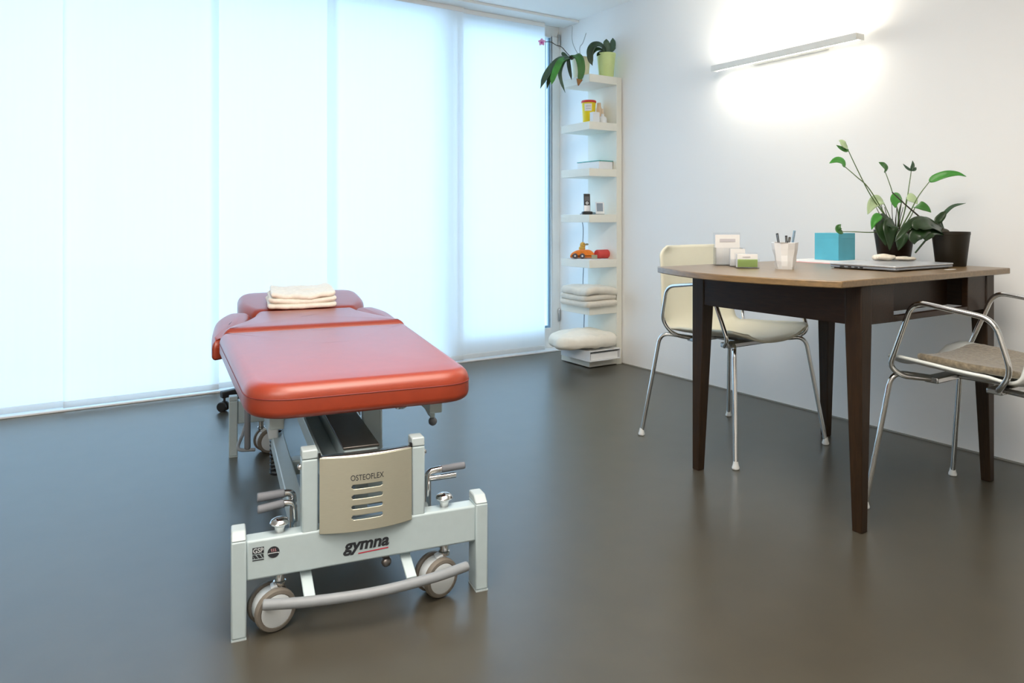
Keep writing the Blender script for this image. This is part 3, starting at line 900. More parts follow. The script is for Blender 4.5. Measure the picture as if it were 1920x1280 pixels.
# fur cushion
cu = MB()
co = rpoly([(-0.180, -0.115), (0.180, -0.115), (0.190, 0.185), (-0.190, 0.185)], [0.06, 0.06, 0.05, 0.05], 6)
co2 = []
for k in range(len(co)):
    p, r_ = Vector(co[k]), Vector(co[(k + 1) % len(co)])
    m_ = max(1, int((r_ - p).length / 0.012))
    co2 += [tuple(p + (r_ - p) * j / m_) for j in range(m_)]
co2 = [(x + 0.004 * noise.noise((x * 90, y * 90, 0)), y + 0.004 * noise.noise((y * 90, x * 90, 4))) for x, y in co2]
cs = cu.pad(co2, 0, 0.024, r=0.011, crown=0.004, k=3, zfun=lambda x, y: 0.035 * abs(x / 0.232) ** 2.6 + 0.006 * max(0, y - 0.02) / 0.1 + 0.002 * noise.noise((x * 80, y * 80, 2))).build('seat_cushion', 'fur')
cs.location = (2.580, 1.110, 0.4745)
tag(cs, 'brown sheepskin cushion on the seat of the white armchair', 'cushion')

# ------------------------------------------------------------------ things on the table
TZ = 0.780


def one(name, mb, m, label, cat, loc=(0, 0, 0), rz=0.0, group=None, **kw):
    o = mb.build(name, m, None, **kw)
    o.location = loc
    o.rotation_euler = (0, 0, rz)
    return tag(o, label, cat, group)


# pen cup
def wob(a, i):
    return 1 + 0.05 * math.sin(3 * a + i * 1.3) + 0.03 * math.sin(5 * a - i * 2.1)


one('pen_cup', MB().lathe([(0.001, 0.0), (0.031, 0.0), (0.034, 0.012), (0.037, 0.030), (0.039, 0.050), (0.043, 0.072), (0.047, 0.096), (0.0475, 0.098), (0.044, 0.098), (0.040, 0.072), (0.032, 0.008), (0.001, 0.006)], n=11, wob=wob),
    'white_cup', 'white faceted pen cup like crumpled paper, standing on the table', 'pen cup', (2.262, 1.685, TZ), angle=5)
PENS = [((-0.012, 0.004), (-0.030, 0.012, 0.130), 'black', 'black pen leaning leftmost out of the white cup'),
        ((0.002, -0.010), (0.000, -0.004, 0.122), 'black', 'short black pen in the middle of the white cup'),
        ((0.010, 0.008), (0.018, -0.006, 0.116), 'stem_dark', 'shortest dark pen, just right of the middle in the white cup'),
        ((0.016, -0.004), (0.032, -0.016, 0.140), 'gasket', 'tall blue-black pen standing upright at the right of the cup')]
for (px, py), q, m, lab in PENS:
    p0, p1 = Vector((px, py, 0.010)), Vector(q)
    dd = (p1 - p0)
    t = thing('pen', lab, 'pen', (2.262, 1.685, TZ), 0, 'pens in the white cup')
    MB().tube([p0, p0 + dd * 0.97, p1], 0.0042, 8).build('barrel', m, t)
    MB().bar(p0 + dd * 0.72 + Vector((-0.004, -0.003, 0)), p0 + dd * 0.97 + Vector((-0.004, -0.003, 0)), 0.003, 0.0015).build('clip', 'steel', t)

# clear holders
t = thing('leaflet_holder', 'tall clear acrylic leaflet holder with white cards at the left end of the table', 'holder', (2.250, 1.940, TZ), math.radians(-38))
MB().box(-0.052, 0.052, -0.030, -0.027, 0.004, 0.070).box(-0.052, 0.052, 0.020, 0.023, 0.004, 0.128).box(-0.052, 0.052, -0.030, 0.035, 0.0, 0.004).box(-0.052, -0.049, -0.027, 0.020, 0.004, 0.07).box(0.049, 0.052, -0.027, 0.020, 0.004, 0.07).build('holder_body', 'acrylic', t)
MB().box(-0.047, 0.047, 0.004, 0.018, 0.005, 0.120).build('leaflets', 'paper', t)
MB().box(-0.030, 0.030, 0.0025, 0.0037, 0.092, 0.104).build('leaflet_print', 'print', t)
t = thing('card_stand', 'small clear stand of plain white cards between the leaflet holder and the green card', 'holder', (2.215, 1.862, TZ), math.radians(-38))
MB().box(-0.030, 0.030, -0.016, -0.014, 0.003, 0.030).box(-0.030, 0.030, 0.010, 0.012, 0.003, 0.072).box(-0.030, 0.030, -0.016, 0.020, 0, 0.003).build('holder_body', 'acrylic', t)
MB().box(-0.027, 0.027, -0.004, 0.008, 0.004, 0.068).build('cards', 'paper', t)
t = thing('card_holder', 'low clear card holder with bright green cards', 'holder', (2.180, 1.790, TZ), math.radians(-36))
MB().box(-0.041, 0.041, -0.020, -0.018, 0.003, 0.036).box(-0.041, 0.041, 0.012, 0.014, 0.003, 0.056).box(-0.041, 0.041, -0.020, 0.024, 0, 0.003).build('holder_body', 'acrylic', t)
c = MB().box(-0.037, 0.037, -0.010, 0.009, 0.004, 0.052).build('cards', 'paper', t)
MB().box(-0.036, 0.036, -0.0118, -0.0105, 0.005, 0.033).build('green_band', 'green_card', c)
MB().box(-0.018, 0.010, -0.0116, -0.0105, 0.040, 0.044).build('card_print', 'print', c)

# folder, turquoise box
t = thing('paper_folder', 'flat white folder with a pink edge lying under the turquoise box', 'folder', (2.80, 1.890, TZ))
MB().box(-0.13, 0.13, -0.125, 0.125, 0.0, 0.002).build('cover', 'pink_paper', t)
MB().box(-0.124, 0.128, -0.122, 0.122, 0.002, 0.005).build('sheets', 'paper', t)
one('cube_box', MB().box(-0.060, 0.060, -0.057, 0.057, 0, 0.116).box(-0.0605, 0.0605, -0.0575, 0.0575, 0.094, 0.0955), 'turquoise', 'turquoise cube box standing on the folder near the wall', 'box', (2.885, 1.897, TZ + 0.0052), bevel=0.002)

# laptop
t = thing('laptop', 'closed silver laptop on the front right corner of the table', 'laptop', (2.645, 1.508, TZ))
MB().prism(rrect(-0.193, 0.193, -0.126, 0.126, 0.010), 0.004, 0.0125).build('base', 'silver_edge', t, bevel=0.002)
MB().prism(rrect(-0.195, 0.195, -0.128, 0.128, 0.012), 0.0132, 0.0195).build('lid', 'silver', t, bevel=0.002)
b = MB()
for y, wd in ((0.075, 0.016), (0.045, 0.012), (0.020, 0.012), (0.000, 0.012)):
    b.box(-0.1945, -0.1925, y - wd / 2, y + wd / 2, 0.0065, 0.0108)
b.build('ports', 'black', t)
for x in (-0.17, 0.17):
    for y in (-0.10, 0.10):
        MB().prism(rrect(x - 0.018, x + 0.018, y - 0.012, y + 0.012, 0.005), 0, 0.004).build('rubber_foot', 'black', t)
one('ornament', MB().ball((0, 0, 0.014), 0.040, 0.022, 0.0135, 18, 12, jit=0.28, js=55).ball((-0.034, 0.006, 0.012), 0.014, 0.014, 0.011, 12, 8, jit=0.2), 'ornament', 'taller cream shell-like ornament, left of two on the laptop lid', 'ornament', (2.735, 1.585, TZ + 0.0200), -0.6, 'cream ornaments on the laptop')
one('ornament', MB().ball((0, 0, 0.009), 0.042, 0.020, 0.0088, 18, 12, jit=0.28, js=55).ball((0.030, 0.0, 0.008), 0.014, 0.014, 0.0075, 12, 8, jit=0.2), 'ornament', 'flatter cream shell-like ornament, right of two on the laptop lid', 'ornament', (2.798, 1.545, TZ + 0.0200), -0.6, 'cream ornaments on the laptop')
one('paper_scrap', MB().prism([(-0.03, -0.006), (0.025, -0.009), (0.032, 0.004), (-0.026, 0.007)], 0, 0.0012), 'paper', 'small white paper scrap at the table edge in front of the laptop', 'paper', (2.735, 1.345, TZ))


# ------------------------------------------------------------------ plants
ORCHID_LEAVES = [
    ([(-0.099, -0.012, 0.129), (-0.185, -0.028, 0.106), (-0.253, -0.032, 0.052), (-0.305, -0.022, -0.018), (-0.339, -0.012, -0.098)], 0.05),  # A
    ([(-0.102, 0.002, 0.128), (-0.179, -0.008, 0.092), (-0.226, -0.001, 0.039), (-0.255, 0.005, -0.025), (-0.276, 0.007, -0.093)], 0.038),  # B
    ([(-0.126, -0.018, 0.121), (-0.197, -0.044, 0.091), (-0.244, -0.061, 0.034), (-0.276, -0.065, -0.028), (-0.29, -0.067, -0.078)], 0.045),  # C
    ([(-0.114, -0.014, 0.124), (-0.179, -0.043, 0.079), (-0.209, -0.048, 0.016), (-0.209, -0.06, -0.045), (-0.186, -0.075, -0.121)], 0.026),  # D
    ([(-0.108, -0.006, 0.129), (-0.138, -0.046, 0.083), (-0.15, -0.074, 0.028), (-0.145, -0.089, -0.036)], 0.026),  # E
    ([(-0.096, -0.037, 0.132), (-0.118, -0.094, 0.129), (-0.12, -0.141, 0.089), (-0.117, -0.154, 0.008), (-0.135, -0.143, -0.078)], 0.055),  # F
    ([(-0.093, -0.004, 0.117), (-0.108, 0.018, 0.134), (-0.117, 0.035, 0.157), (-0.119, 0.049, 0.177)], 0.034),  # G
]
ORCHID_SPIKE = [(-0.096, -0.014, 0.133), (-0.132, -0.014, 0.16), (-0.158, -0.009, 0.186), (-0.182, -0.006, 0.197), (-0.2, 0.005, 0.202), (-0.229, 0.012, 0.216), (-0.255, 0.017, 0.22), (-0.291, 0.04, 0.217)]
ORCHID_TWIGS = [[(-0.066, 0.015, 0.152), (-0.054, 0.019, 0.24), (-0.05, 0.029, 0.353)], [(-0.048, 0.003, 0.152), (-0.008, 0.002, 0.207), (0.016, -0.002, 0.245), (0.04, -0.006, 0.312)]]
GREEN_LEAVES = [
    ([(0.005, -0.013, 0.158), (-0.057, -0.021, 0.202), (-0.108, -0.012, 0.204), (-0.138, -0.005, 0.163), (-0.144, -0.013, 0.102), (-0.132, -0.02, 0.064)], 0.05),  # a
    ([(0.002, -0.011, 0.158), (-0.06, -0.019, 0.177), (-0.102, -0.016, 0.173), (-0.123, -0.003, 0.148), (-0.128, 0.001, 0.113)], 0.035),  # b
    ([(-0.001, -0.009, 0.155), (-0.038, -0.01, 0.161), (-0.062, -0.006, 0.155), (-0.083, -0.004, 0.135)], 0.03),  # c
    ([(0.021, 0.0, 0.159), (0.008, -0.004, 0.193), (-0.004, -0.007, 0.226), (-0.004, -0.007, 0.258)], 0.05),  # e
    ([(0.03, 0.006, 0.162), (0.049, 0.006, 0.2), (0.064, 0.008, 0.238), (0.071, 0.016, 0.28)], 0.045),  # f
    ([(0.033, 0.004, 0.162), (0.061, 0.01, 0.191), (0.09, 0.016, 0.221), (0.105, 0.017, 0.234)], 0.02),  # g
]
LILY_LEAVES = [
    ([(-0.215, 0.069, 0.465), (-0.237, 0.071, 0.479), (-0.246, 0.077, 0.492), (-0.254, 0.082, 0.498)], 0.03),  # l1
    ([(-0.28, 0.039, 0.389), (-0.302, 0.041, 0.408), (-0.329, 0.047, 0.411), (-0.359, 0.054, 0.4)], 0.034),  # l2
    ([(-0.067, -0.002, 0.373), (-0.079, -0.006, 0.388), (-0.096, -0.007, 0.4), (-0.109, 0.001, 0.411)], 0.036),  # l3
    ([(0.043, -0.12, 0.332), (0.054, -0.139, 0.345), (0.069, -0.173, 0.358), (0.094, -0.201, 0.36), (0.114, -0.225, 0.349)], 0.034),  # l5
    ([(-0.049, -0.061, 0.256), (-0.083, -0.063, 0.264), (-0.105, -0.061, 0.251), (-0.112, -0.069, 0.225)], 0.05),  # l7
    ([(-0.14, -0.027, 0.196), (-0.162, -0.024, 0.189), (-0.184, -0.022, 0.17), (-0.191, -0.018, 0.139)], 0.034),  # l8
    ([(0.046, -0.027, 0.271), (0.052, -0.036, 0.268), (0.062, -0.048, 0.258), (0.070, -0.058, 0.243)], 0.045),  # l9
    ([(-0.036, 0.025, 0.253), (-0.075, 0.027, 0.257), (-0.105, 0.034, 0.237), (-0.128, 0.037, 0.2)], 0.05),  # l10
    ([(0.025, -0.073, 0.23), (0.019, -0.093, 0.234), (0.03, -0.112, 0.223), (0.038, -0.129, 0.208)], 0.045),  # l11
    ([(-0.055, -0.022, 0.14), (-0.112, -0.033, 0.168), (-0.15, -0.032, 0.162), (-0.156, -0.04, 0.12), (-0.142, -0.049, 0.073)], 0.07),  # l12
    ([(-0.041, -0.031, 0.144), (-0.104, -0.05, 0.162), (-0.131, -0.056, 0.141), (-0.131, -0.056, 0.103), (-0.131, -0.056, 0.056)], 0.06),  # l13
    ([(-0.043, -0.006, 0.139), (-0.087, -0.013, 0.179), (-0.106, -0.013, 0.194), (-0.124, -0.013, 0.179)], 0.03),  # l14
    ([(-0.03, -0.038, 0.14), (-0.072, -0.07, 0.119), (-0.086, -0.073, 0.088), (-0.093, -0.069, 0.056)], 0.05),  # l15
    ([(-0.215, 0.069, 0.465), (-0.236, 0.07, 0.459), (-0.257, 0.072, 0.465), (-0.272, 0.081, 0.478)], 0.028),  # sp1
    ([(-0.241, 0.074, 0.129), (-0.263, 0.076, 0.134), (-0.265, 0.077, 0.149), (-0.256, 0.071, 0.161)], 0.03),  # bud
]
LILY_STEMS = [
    [(-0.011, -0.014, 0.135), (-0.058, 0.004, 0.194), (-0.118, 0.031, 0.28), (-0.172, 0.053, 0.381), (-0.215, 0.069, 0.465)],
    [(-0.023, -0.019, 0.135), (-0.068, -0.013, 0.179), (-0.17, 0.004, 0.302), (-0.232, 0.02, 0.35), (-0.28, 0.039, 0.389)],
    [(0.01, -0.016, 0.135), (-0.004, -0.019, 0.205), (-0.036, -0.01, 0.302), (-0.067, -0.002, 0.373)],
    [(0.027, -0.015, 0.134), (0.062, -0.013, 0.227), (0.095, -0.011, 0.327), (0.112, -0.01, 0.384)],
    [(0.011, -0.028, 0.135), (0.005, -0.06, 0.204), (0.015, -0.091, 0.273), (0.043, -0.12, 0.332)],
    [(-0.021, -0.02, 0.135), (-0.077, -0.008, 0.131), (-0.141, 0.022, 0.128), (-0.21, 0.054, 0.131), (-0.241, 0.074, 0.131)],
    [(-0.014, -0.025, 0.135), (-0.033, -0.036, 0.172), (-0.05, -0.049, 0.215), (-0.049, -0.061, 0.256)],
    [(-0.028, -0.015, 0.135), (-0.082, -0.028, 0.161), (-0.12, -0.028, 0.183), (-0.14, -0.027, 0.196)],
    [(0.013, -0.018, 0.135), (0.025, -0.025, 0.194), (0.046, -0.027, 0.271)],
    [(-0.007, -0.005, 0.135), (-0.01, 0.009, 0.183), (-0.036, 0.025, 0.253)],
    [(0.011, -0.028, 0.135), (0.015, -0.055, 0.183), (0.025, -0.073, 0.23)],
]
LILY_WILT = [[(0.112, -0.01, 0.384), (0.087, -0.006, 0.392), (0.072, 0.003, 0.412)], [(0.112, -0.01, 0.384), (0.116, -0.013, 0.406), (0.116, -0.013, 0.426)], [(0.112, -0.01, 0.384), (0.124, -0.017, 0.39), (0.129, -0.021, 0.399)]]
DARK_LEAVES = [
    ([(-0.064, 0.019, 0.142), (-0.121, 0.02, 0.171), (-0.186, 0.025, 0.179), (-0.24, 0.036, 0.155), (-0.273, 0.046, 0.123), (-0.29, 0.056, 0.097)], 0.03),  # a
    ([(-0.075, 0.014, 0.142), (-0.147, 0.0, 0.163), (-0.189, 0.004, 0.163), (-0.22, 0.011, 0.155), (-0.223, 0.013, 0.141)], 0.055),  # b
    ([(-0.078, 0.016, 0.138), (-0.159, 0.008, 0.147), (-0.206, 0.015, 0.131), (-0.219, 0.023, 0.111), (-0.219, 0.023, 0.087)], 0.055),  # c
    ([(-0.075, 0.014, 0.138), (-0.147, 0.0, 0.139), (-0.179, -0.003, 0.123), (-0.182, -0.001, 0.099)], 0.05),  # d
    ([(-0.054, 0.024, 0.142), (-0.033, 0.023, 0.179), (-0.005, 0.017, 0.208), (0.031, 0.005, 0.233), (0.082, -0.016, 0.244)], 0.015),  # e
    ([(-0.064, 0.019, 0.142), (-0.063, 0.018, 0.166), (-0.049, 0.009, 0.193), (-0.035, 0.0, 0.212)], 0.03),  # f
]
DARK_STEMS = [
    [(-0.04, 0.015, 0.127), (-0.073, 0.024, 0.152), (-0.113, 0.038, 0.173), (-0.157, 0.055, 0.207), (-0.202, 0.071, 0.242), (-0.249, 0.09, 0.284)],
    [(-0.137, 0.006, 0.143), (-0.169, 0.003, 0.109), (-0.189, 0.016, 0.079), (-0.206, 0.026, 0.055)],
]


def pot(t, r0, r1, h, m, wall=0.004, lip=0.0, n=28):
    MB().lathe([(0.001, 0), (r0, 0), (r0 + 0.002, 0.003), (r1 - 0.001, h - 0.012), (r1 + lip, h - 0.011), (r1 + lip, h), (r1 - wall, h), (r1 - wall - 0.001, h - 0.014), (0.001, h - 0.016)], n=n).build('pot', m, t)
    MB().lathe([(r1 - wall - 0.002, h - 0.0155), (r1 * 0.7, h - 0.008), (0.001, h - 0.004)], n=n, wob=lambda a, i: 1 if i == 0 else 1 + 0.06 * math.sin(5 * a)).build('soil', 'soil', t)


def leaf(t, pts, w, m, **kw):
    return MB().blade(pts, w, **kw).build('leaf', m, t, solid=0.0012, angle=80)


def strap(tt):
    return max(0.25, math.sin(PI * min(1, 0.10 + tt * 0.88)) ** 0.55) * (1 if tt < 0.85 else max(0.05, (1 - tt) / 0.15) ** 0.6)


# drooping orchid on top of the shelf
t = thing('potted_orchid', 'drooping orchid with one pink bloom in a cream pot on top of the shelf', 'plant', (3.00, 3.83, 1.896))
pot(t, 0.050, 0.064, 0.140, 'cream_pot')
cols = ['leaf_grey', 'leaf_dark', 'leaf_bright', 'leaf_grey', 'leaf_dark', 'leaf_mid', 'leaf_grey']
for (pts, w), m in zip(ORCHID_LEAVES, cols):
    l = leaf(t, pts, w, m, prof=strap, fold=0.10)
    if w == 0.055:
        e, f = Vector(pts[-1]), Vector(pts[-2])
        MB().blade([f.lerp(e, 0.55) + Vector((-0.002, -0.004, 0)), f.lerp(e, 0.8) + Vector((-0.002, -0.004, 0)), e + Vector((0, -0.003, -0.002))], 0.042, prof=lambda u: 1 - u * 0.85, fold=0.10).build('brown_tip', 'brown_tip', l, solid=0.0014, angle=80)
MB().tube(spl([(-0.03, -0.01, 0.128), (-0.07, -0.014, 0.138), (-0.105, -0.018, 0.128)], 6), 0.011, 8, 0.008).ball((-0.092, -0.018, 0.130), 0.016, jit=0.2).build('root_crown', 'stem_dark', t)
MB().tube(spl(ORCHID_SPIKE, 5), 0.0026, 6).build('flower_spike', 'stem_dark', t)
for pts in ORCHID_TWIGS:
    P = [Vector(p) for p in pts]
    P[0] = P[0] * 0.4 + Vector((0.0, 0.0, 0.08))
    MB().tube(spl([Vector((0.0, 0.0, 0.130))] + P[1:], 5), 0.0022, 6).build('bare_twig', 'twig', t)
fl = None
c = Vector(ORCHID_SPIKE[-1])
Rv, Uv = Vector((0.84, -0.54, 0)), Vector((0, 0, 1))
b = MB()
for k in range(5):
    a = PI / 2 + k * 2 * PI / 5
    dv = Rv * math.cos(a) + Uv * math.sin(a)
    b.blade([c + dv * 0.002, c + dv * 0.014 + Vector((-0.002, -0.003, 0)), c + dv * 0.026], 0.020, nrm=(-0.54, -0.84, 0), fold=0.08, k=4)
fl = b.build('flower', 'petal', t, solid=0.0008)
MB().ball(c + Vector((-0.003, -0.005, -0.003)), 0.007, n=10, m=8).build('flower_lip', 'petal_core', fl)

# compact orchid in lime pot
t = thing('potted_orchid', 'dark-leaved orchid in a lime green pot at the right end of the shelf top', 'plant', (3.12, 3.712, 1.896))
pot(t, 0.046, 0.063, 0.160, 'lime_pot', lip=0.001)
for (pts, w), m in zip(GREEN_LEAVES, ['leaf_dark', 'leaf_dark', 'leaf_dark', 'leaf_grey', 'leaf_grey', 'leaf_grey']):
    P = [Vector((0.0, 0.0, 0.150))] + [Vector(p) for p in pts[1:]]
    leaf(t, P, w, m, prof=strap, fold=0.10)
MB().ball((0.0, 0.0, 0.155), 0.022, 0.022, 0.016, jit=0.3).build('root_crown', 'leaf_dark', t)

# peace lily on the table
t = thing('peace_lily', 'airy peace lily with long thin stems in a brown pot behind the laptop', 'plant', (2.93, 1.66, 0.78))
pot(t, 0.056, 0.076, 0.138, 'brown_pot')
for pts in LILY_STEMS:
    P = [Vector(p) for p in pts]
    P[0] = Vector((P[0].x * 0.6, P[0].y * 0.6, 0.128))
    MB().tube(spl(P, 6), 0.0027, 6, 0.0016).build('stem', 'stem', t)
lc = ['leaf_pale', 'leaf_bright', 'leaf_mid', 'leaf_bright', 'leaf_bright', 'leaf_bright', 'leaf_pale', 'leaf_pale', 'leaf_mid', 'leaf_dark', 'leaf_dark', 'leaf_dark', 'leaf_dark', 'leaf_mid', 'leaf_mid']
for (pts, w), m in zip(LILY_LEAVES, lc):
    leaf(t, pts, w, m, fold=0.14)
for pts in LILY_WILT:
    leaf(t, pts, 0.016, 'leaf_grey', fold=0.2)
b = MB()
for k in range(12):
    a = k * 2.4
    b.tube(spl([(0.02 * math.cos(a), 0.02 * math.sin(a), 0.128), (0.030 * math.cos(a) - 0.02, 0.03 * math.sin(a), 0.17), (0.05 * math.cos(a) - 0.035, 0.05 * math.sin(a), 0.20 + 0.03 * (k % 3))], 4), 0.0022, 5, 0.0012)
b.build('old_stems', 'stem_dark', t)

# dark orchid
t = thing('potted_orchid', 'orchid with arching dark leaves in a black-brown pot at the right end of the table', 'plant', (2.949, 1.447, 0.78))
pot(t, 0.050, 0.066, 0.133, 'black_pot')
for pts in DARK_STEMS[:1]:
    MB().tube(spl(pts, 6), 0.0042, 7, 0.0022).build('flower_stem', 'stem_dark', t)
for pts in DARK_STEMS[1:]:
    MB().tube(spl([(-0.06, 0.012, 0.135)] + pts, 6), 0.0045, 7, 0.003).build('aerial_root', 'leaf_dark', t)
for (pts, w), m in zip(DARK_LEAVES, ['leaf_dark', 'leaf_dark', 'leaf_dark', 'leaf_dark', 'leaf_grey', 'leaf_dark']):
    leaf(t, [(-0.03, 0.008, 0.128)] + pts[1:], w, m, prof=strap, fold=0.10)
MB().ball((-0.035, 0.010, 0.132), 0.024, 0.02, 0.014, jit=0.3).build('root_crown', 'stem_dark', t)

# ------------------------------------------------------------------ corner shelf
ZS = [1.896, 1.590, 1.288, 0.989, 0.694, 0.391, 0.056]
SX0, SX1, SY0, SY1 = 2.930, 3.160, 3.652, 3.955
t = thing('column_shelf', 'tall narrow cream white shelf column in the corner by the window', 'shelf', (3.205, 3.80, 0))
sh = t
ox, oy = 3.205, 3.80
MB().box(SX1 - ox, -0.001, SY0 - oy, SY1 - oy, 0.0, 1.896).build('back_panel', 'shelf', t, bevel=0.002)
for z in ZS:
    MB().box(SX0 - ox, SX1 - ox + 0.0005, SY0 - oy, SY1 - oy, z - 0.051, z).build('board', 'shelf', t, bevel=0.002)

# second board: sharps container and small bottles
t = thing('sharps_container', 'yellow sharps container with a red rim on the second shelf board', 'container', (3.035, 3.79, 1.5905))
MB().lathe([(0.001, 0), (0.036, 0), (0.038, 0.003), (0.047, 0.140), (0.047, 0.142), (0.001, 0.142)], n=28).build('body', 'yellow', t)
MB().lathe([(0.001, 0.1425), (0.0495, 0.1425), (0.0505, 0.146), (0.0505, 0.153), (0.046, 0.158), (0.001, 0.159)], n=28).build('lid', 'red_lid', t)
b = MB()
b.grid(lambda u, v: (lambda a, z: ((0.0391 + 0.0087 * z / 0.137 + 0.0006) * math.cos(a), (0.0391 + 0.0087 * z / 0.137 + 0.0006) * math.sin(a), z))(math.radians(195 + 62 * u), 0.085 + 0.048 * v), 10, 2)
lb = b.build('paper_label', 'paper', t)
b = MB()
for z0 in (0.098, 0.114):
    b.grid(lambda u, v, z0=z0: (lambda a, z: ((0.0391 + 0.0087 * z / 0.137 + 0.0011) * math.cos(a), (0.0391 + 0.0087 * z / 0.137 + 0.0011) * math.sin(a), z))(math.radians(208 + 40 * u), z0 + 0.005 * v), 8, 1)
b.build('label_print', 'print', lb)
one('small_carton', MB().box(-0.028, 0.028, -0.018, 0.018, 0, 0.070), 'milky', 'small white carton in front of the yellow sharps container', 'carton', (3.020, 3.708, 1.5905), bevel=0.003)
t = thing('spray_bottle', 'small white bottle with thin neck beside the white carton', 'bottle', (3.098, 3.722, 1.5905))
MB().lathe([(0.001, 0), (0.026, 0), (0.029, 0.006), (0.029, 0.036), (0.022, 0.046), (0.010, 0.052), (0.009, 0.066), (0.001, 0.066)], n=20).build('body', 'milky', t)
MB().lathe([(0.001, 0.066), (0.006, 0.066), (0.0045, 0.100), (0.001, 0.102)], n=12).build('neck', 'peach', t)
one('tube_bottle', MB().lathe([(0.001, 0), (0.021, 0), (0.023, 0.004), (0.022, 0.110), (0.016, 0.124), (0.014, 0.152), (0.001, 0.154)], n=18), 'peach', 'pale peach bottle standing at the back right of the second board', 'bottle', (3.130, 3.800, 1.5905))

# third board: flat box with teal rim
t = thing('flat_box', 'flat white box with a teal glass lid on the third shelf board', 'box', (3.095, 3.800, 1.2885))
MB().box(-0.058, 0.058, -0.115, 0.115, 0, 0.052).build('body', 'milky', t, bevel=0.003)
MB().box(-0.060, 0.060, -0.118, 0.118, 0.0523, 0.0575).build('lid', 'teal_glass', t, bevel=0.001)

# fourth board: phone, clock, small plug
t = thing('cordless_phone', 'black and silver cordless phone standing in its black cradle', 'phone', (3.005, 3.770, 0.9895), math.radians(-30))
MB().prism(rrect(-0.034, 0.034, -0.034, 0.034, 0.012), 0, 0.020).build('cradle', 'black', t, bevel=0.006, seg=3)
q = Matrix.Rotation(math.radians(-10), 4, 'X')
hs = MB().prism(rrect(-0.023, 0.023, -0.010, 0.010, 0.006), 0.018, 0.140).build('handset', 'silver', t, bevel=0.003, xf=q)
MB().box(-0.0205, 0.0205, -0.0122, -0.0095, 0.060, 0.137).build('black_face', 'black', hs, bevel=0.002, xf=q)
MB().box(-0.015, 0.015, -0.0130, -0.0120, 0.090, 0.120).build('display', 'screen', hs, xf=q)
MB().tube([(0, -0.012, 0.075), (0, -0.0142, 0.075)], 0.0095, 16).build('key_ring', 'silver', hs, xf=q)
MB().tube([(0, -0.014, 0.075), (0, -0.0150, 0.075)], 0.0040, 12).build('centre_key', 'black', hs, xf=q)
cord = one('phone_cord', MB().tube(spl([(3.020, 3.81, 1.000), (3.06, 3.90, 0.995), (3.10, 3.962, 0.985), (3.13, 3.970, 0.90), (3.125, 3.970, 0.75), (3.133, 3.970, 0.64), (3.128, 3.970, 0.50), (3.14, 3.970, 0.36), (3.14, 3.975, 0.20)], 6), 0.0028, 6), 'grip', 'thin grey cord hanging down behind the shelf boards from the phone', 'cord')
t = thing('table_clock', 'small white clock with blue-grey display leaning beside the phone', 'clock', (3.095, 3.745, 0.9895), math.radians(-28))
q = Matrix.Rotation(math.radians(-14), 4, 'X')
MB().prism(rrect(-0.030, 0.030, -0.008, 0.008, 0.004), 0.003, 0.084).build('case', 'milky', t, bevel=0.002, xf=q)
MB().box(-0.022, 0.020, -0.0095, -0.0082, 0.020, 0.076).build('display', 'lcd', t, xf=q)
MB().bar((0.0, 0.024, 0.060), (0.0, 0.046, 0.001), 0.034, 0.004).build('prop', 'milky', t)
one('cable_plug', MB().box(-0.014, 0.014, -0.009, 0.009, 0, 0.016).tube([(0.014, 0, 0.008), (0.022, 0, 0.008)], 0.003, 8), 'bluegrey', 'small blue-grey plug between the phone and the white clock', 'plug', (3.052, 3.765, 0.9895), -0.5, bevel=0.002)

# fifth board: papers, plush car with bird, red roll
t = thing('paper_sheets', 'few white sheets lying under the orange plush car', 'paper', (3.020, 3.800, 0.6945))
MB().box(-0.088, 0.075, -0.142, 0.135, 0, 0.003).build('sheets', 'paper', t)
t = thing('plush_car', 'orange plush car with grey wheels and a mustard bird on top', 'toy', (2.995, 3.805, 0.698), math.radians(-40))
body = rpoly([(-0.088, 0.004), (0.078, 0.004), (0.080, 0.030), (0.052, 0.058), (-0.030, 0.058), (-0.075, 0.036)], 0.022, 5)
q = Matrix(((1, 0, 0, 0), (0, 0, 1, 0), (0, 1, 0, 0), (0, 0, 0, 1)))
MB().pad(body, -0.035, 0.035, r=0.018, crown=0.004, k=4).build('body', 'orange', t, xf=q)
for x in (-0.048, 0.0):
    w_ = MB().tube([(x, -0.037, 0.018), (x, -0.052, 0.018)], 0.0175, 18).build('wheel', 'wheel_grey', t, bevel=0.004)
    MB().tube([(x, -0.0515, 0.018), (x, -0.0545, 0.018)], 0.006, 10).build('hub', 'milky', w_)
for x in (-0.048, 0.0):
    w_ = MB().tube([(x, 0.037, 0.018), (x, 0.052, 0.018)], 0.0175, 18).build('wheel', 'wheel_grey', t, bevel=0.004)
bd = MB().ball((0.000, 0.0, 0.088), 0.019, 0.018, 0.021, jit=0.06).ball((-0.004, 0, 0.066), 0.022, 0.020, 0.018).build('bird', 'duck', t)
MB().ball((0.028, -0.004, 0.094), 0.012, 0.008, 0.007).build('beak', 'beak', bd)
MB().ball((0.010, -0.016, 0.096), 0.003, n=8, m=6).build('eye', 'black', bd)
MB().prism([(0.060, -0.044), (0.096, -0.050), (0.098, -0.046), (0.062, -0.039)], 0.001, 0.026).build('fabric_tag', 'beak', t)
one('foam_roll', MB().lathe([(0.001, 0), (0.024, 0), (0.029, 0.005), (0.029, 0.098), (0.024, 0.103), (0.001, 0.103)], n=24, M4=Matrix.Rotation(PI / 2, 4, 'Y')), 'red_roll', 'red roll lying right of the orange plush car', 'roll', (3.062, 3.742, 0.6975 + 0.0292), math.radians(4), bevel=0.002)


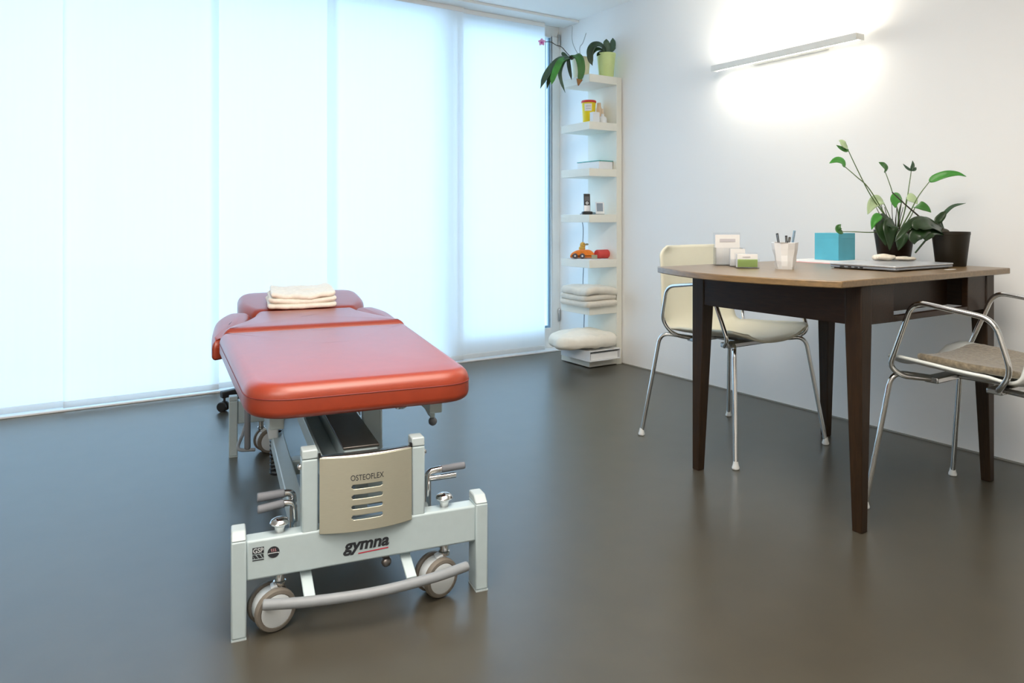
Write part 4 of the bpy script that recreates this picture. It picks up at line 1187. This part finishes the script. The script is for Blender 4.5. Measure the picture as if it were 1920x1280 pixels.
def subdiv(o, step=0.02):
    out = []
    for k in range(len(o)):
        p, r_ = Vector(o[k]), Vector(o[(k + 1) % len(o)])
        m_ = max(1, int((r_ - p).length / step))
        out += [tuple(p + (r_ - p) * j / m_) for j in range(m_)]
    return out


# sixth board: folded blanket
t = thing('folded_blanket', 'beige fleece blanket folded in thick layers on the lower shelf board', 'blanket', (3.015, 3.775, 0.3915))
hs_ = [(0.0, 0.040), (0.041, 0.078), (0.079, 0.128)]
for i, (z0, z1) in enumerate(hs_):
    g = 0.012 * (i == 1) + 0.004 * (i == 0)
    o = subdiv(rpoly([(-0.130 - 0.004 * i, -0.165 + g), (0.138, -0.160 + g * 1.5), (0.140 - 0.002, 0.13), (-0.135, 0.15 - 0.01 * i)], 0.03, 5), 0.022)
    o = [(x + 0.008 * noise.noise((x * 12, y * 12, i * 4.0)), y + 0.009 * noise.noise((y * 12, x * 12, i * 9.0))) for x, y in o]
    MB().pad(o, z0, z1, r=(z1 - z0) * 0.46, crown=0.006, k=4, zfun=lambda x, y, i=i: i * (0.006 * noise.noise((x * 10, y * 10, i * 3.0)) - 0.09 * (x + 0.02) ** 2 * 2 + 0.0)).build('blanket_fold', 'blanket', t)

# lowest board: binder box and pillow
t = thing('magazine_box', 'white magazine box lying on its side under the pillow, its open end showing papers', 'box', (3.000, 3.735, 0.0565))
MB().box(-0.125, 0.130, -0.155, 0.150, 0, 0.004).box(-0.125, 0.130, -0.155, 0.150, 0.062, 0.066).box(-0.125, -0.121, -0.155, 0.150, 0.004, 0.062).box(0.126, 0.130, -0.155, 0.150, 0.004, 0.062).box(-0.121, 0.126, 0.146, 0.150, 0.004, 0.062).build('case', 'milky', t)
MB().box(-0.105, 0.118, -0.140, 0.140, 0.005, 0.046).build('papers', 'paper', t)
MB().box(-0.120, 0.125, 0.1415, 0.1455, 0.005, 0.061).build('dark_back_sheet', 'dark_box', t)  # dark sheet across the inner back of the box
t = None
o = subdiv(rpoly([(-0.245, -0.06), (-0.07, -0.185), (0.175, -0.172), (0.185, 0.10), (0.05, 0.165), (-0.20, 0.14)], 0.07, 6), 0.018)
o = [(x + 0.010 * noise.noise((x * 11, y * 11, 1.0)), y + 0.010 * noise.noise((y * 11, x * 11, 6.0))) for x, y in o]
MBp = MB().pad(o, 0.0, 0.088, r=0.045, crown=0.022, k=6, rb=0.032, zfun=lambda x, y: 0.010 * noise.noise((x * 9, y * 9, 2.0)) + 0.008 * noise.noise((x * 30 + y * 20, y * 9, 5.0)) + 0.012 - 0.10 * max(0, -x - 0.11))
pl = one('pillow', MBp, 'pillow', 'plump cream cotton pillow on the lowest shelf board, bulging toward the window', 'pillow', (2.955, 3.755, 0.1230), 0.0, subsurf=1)
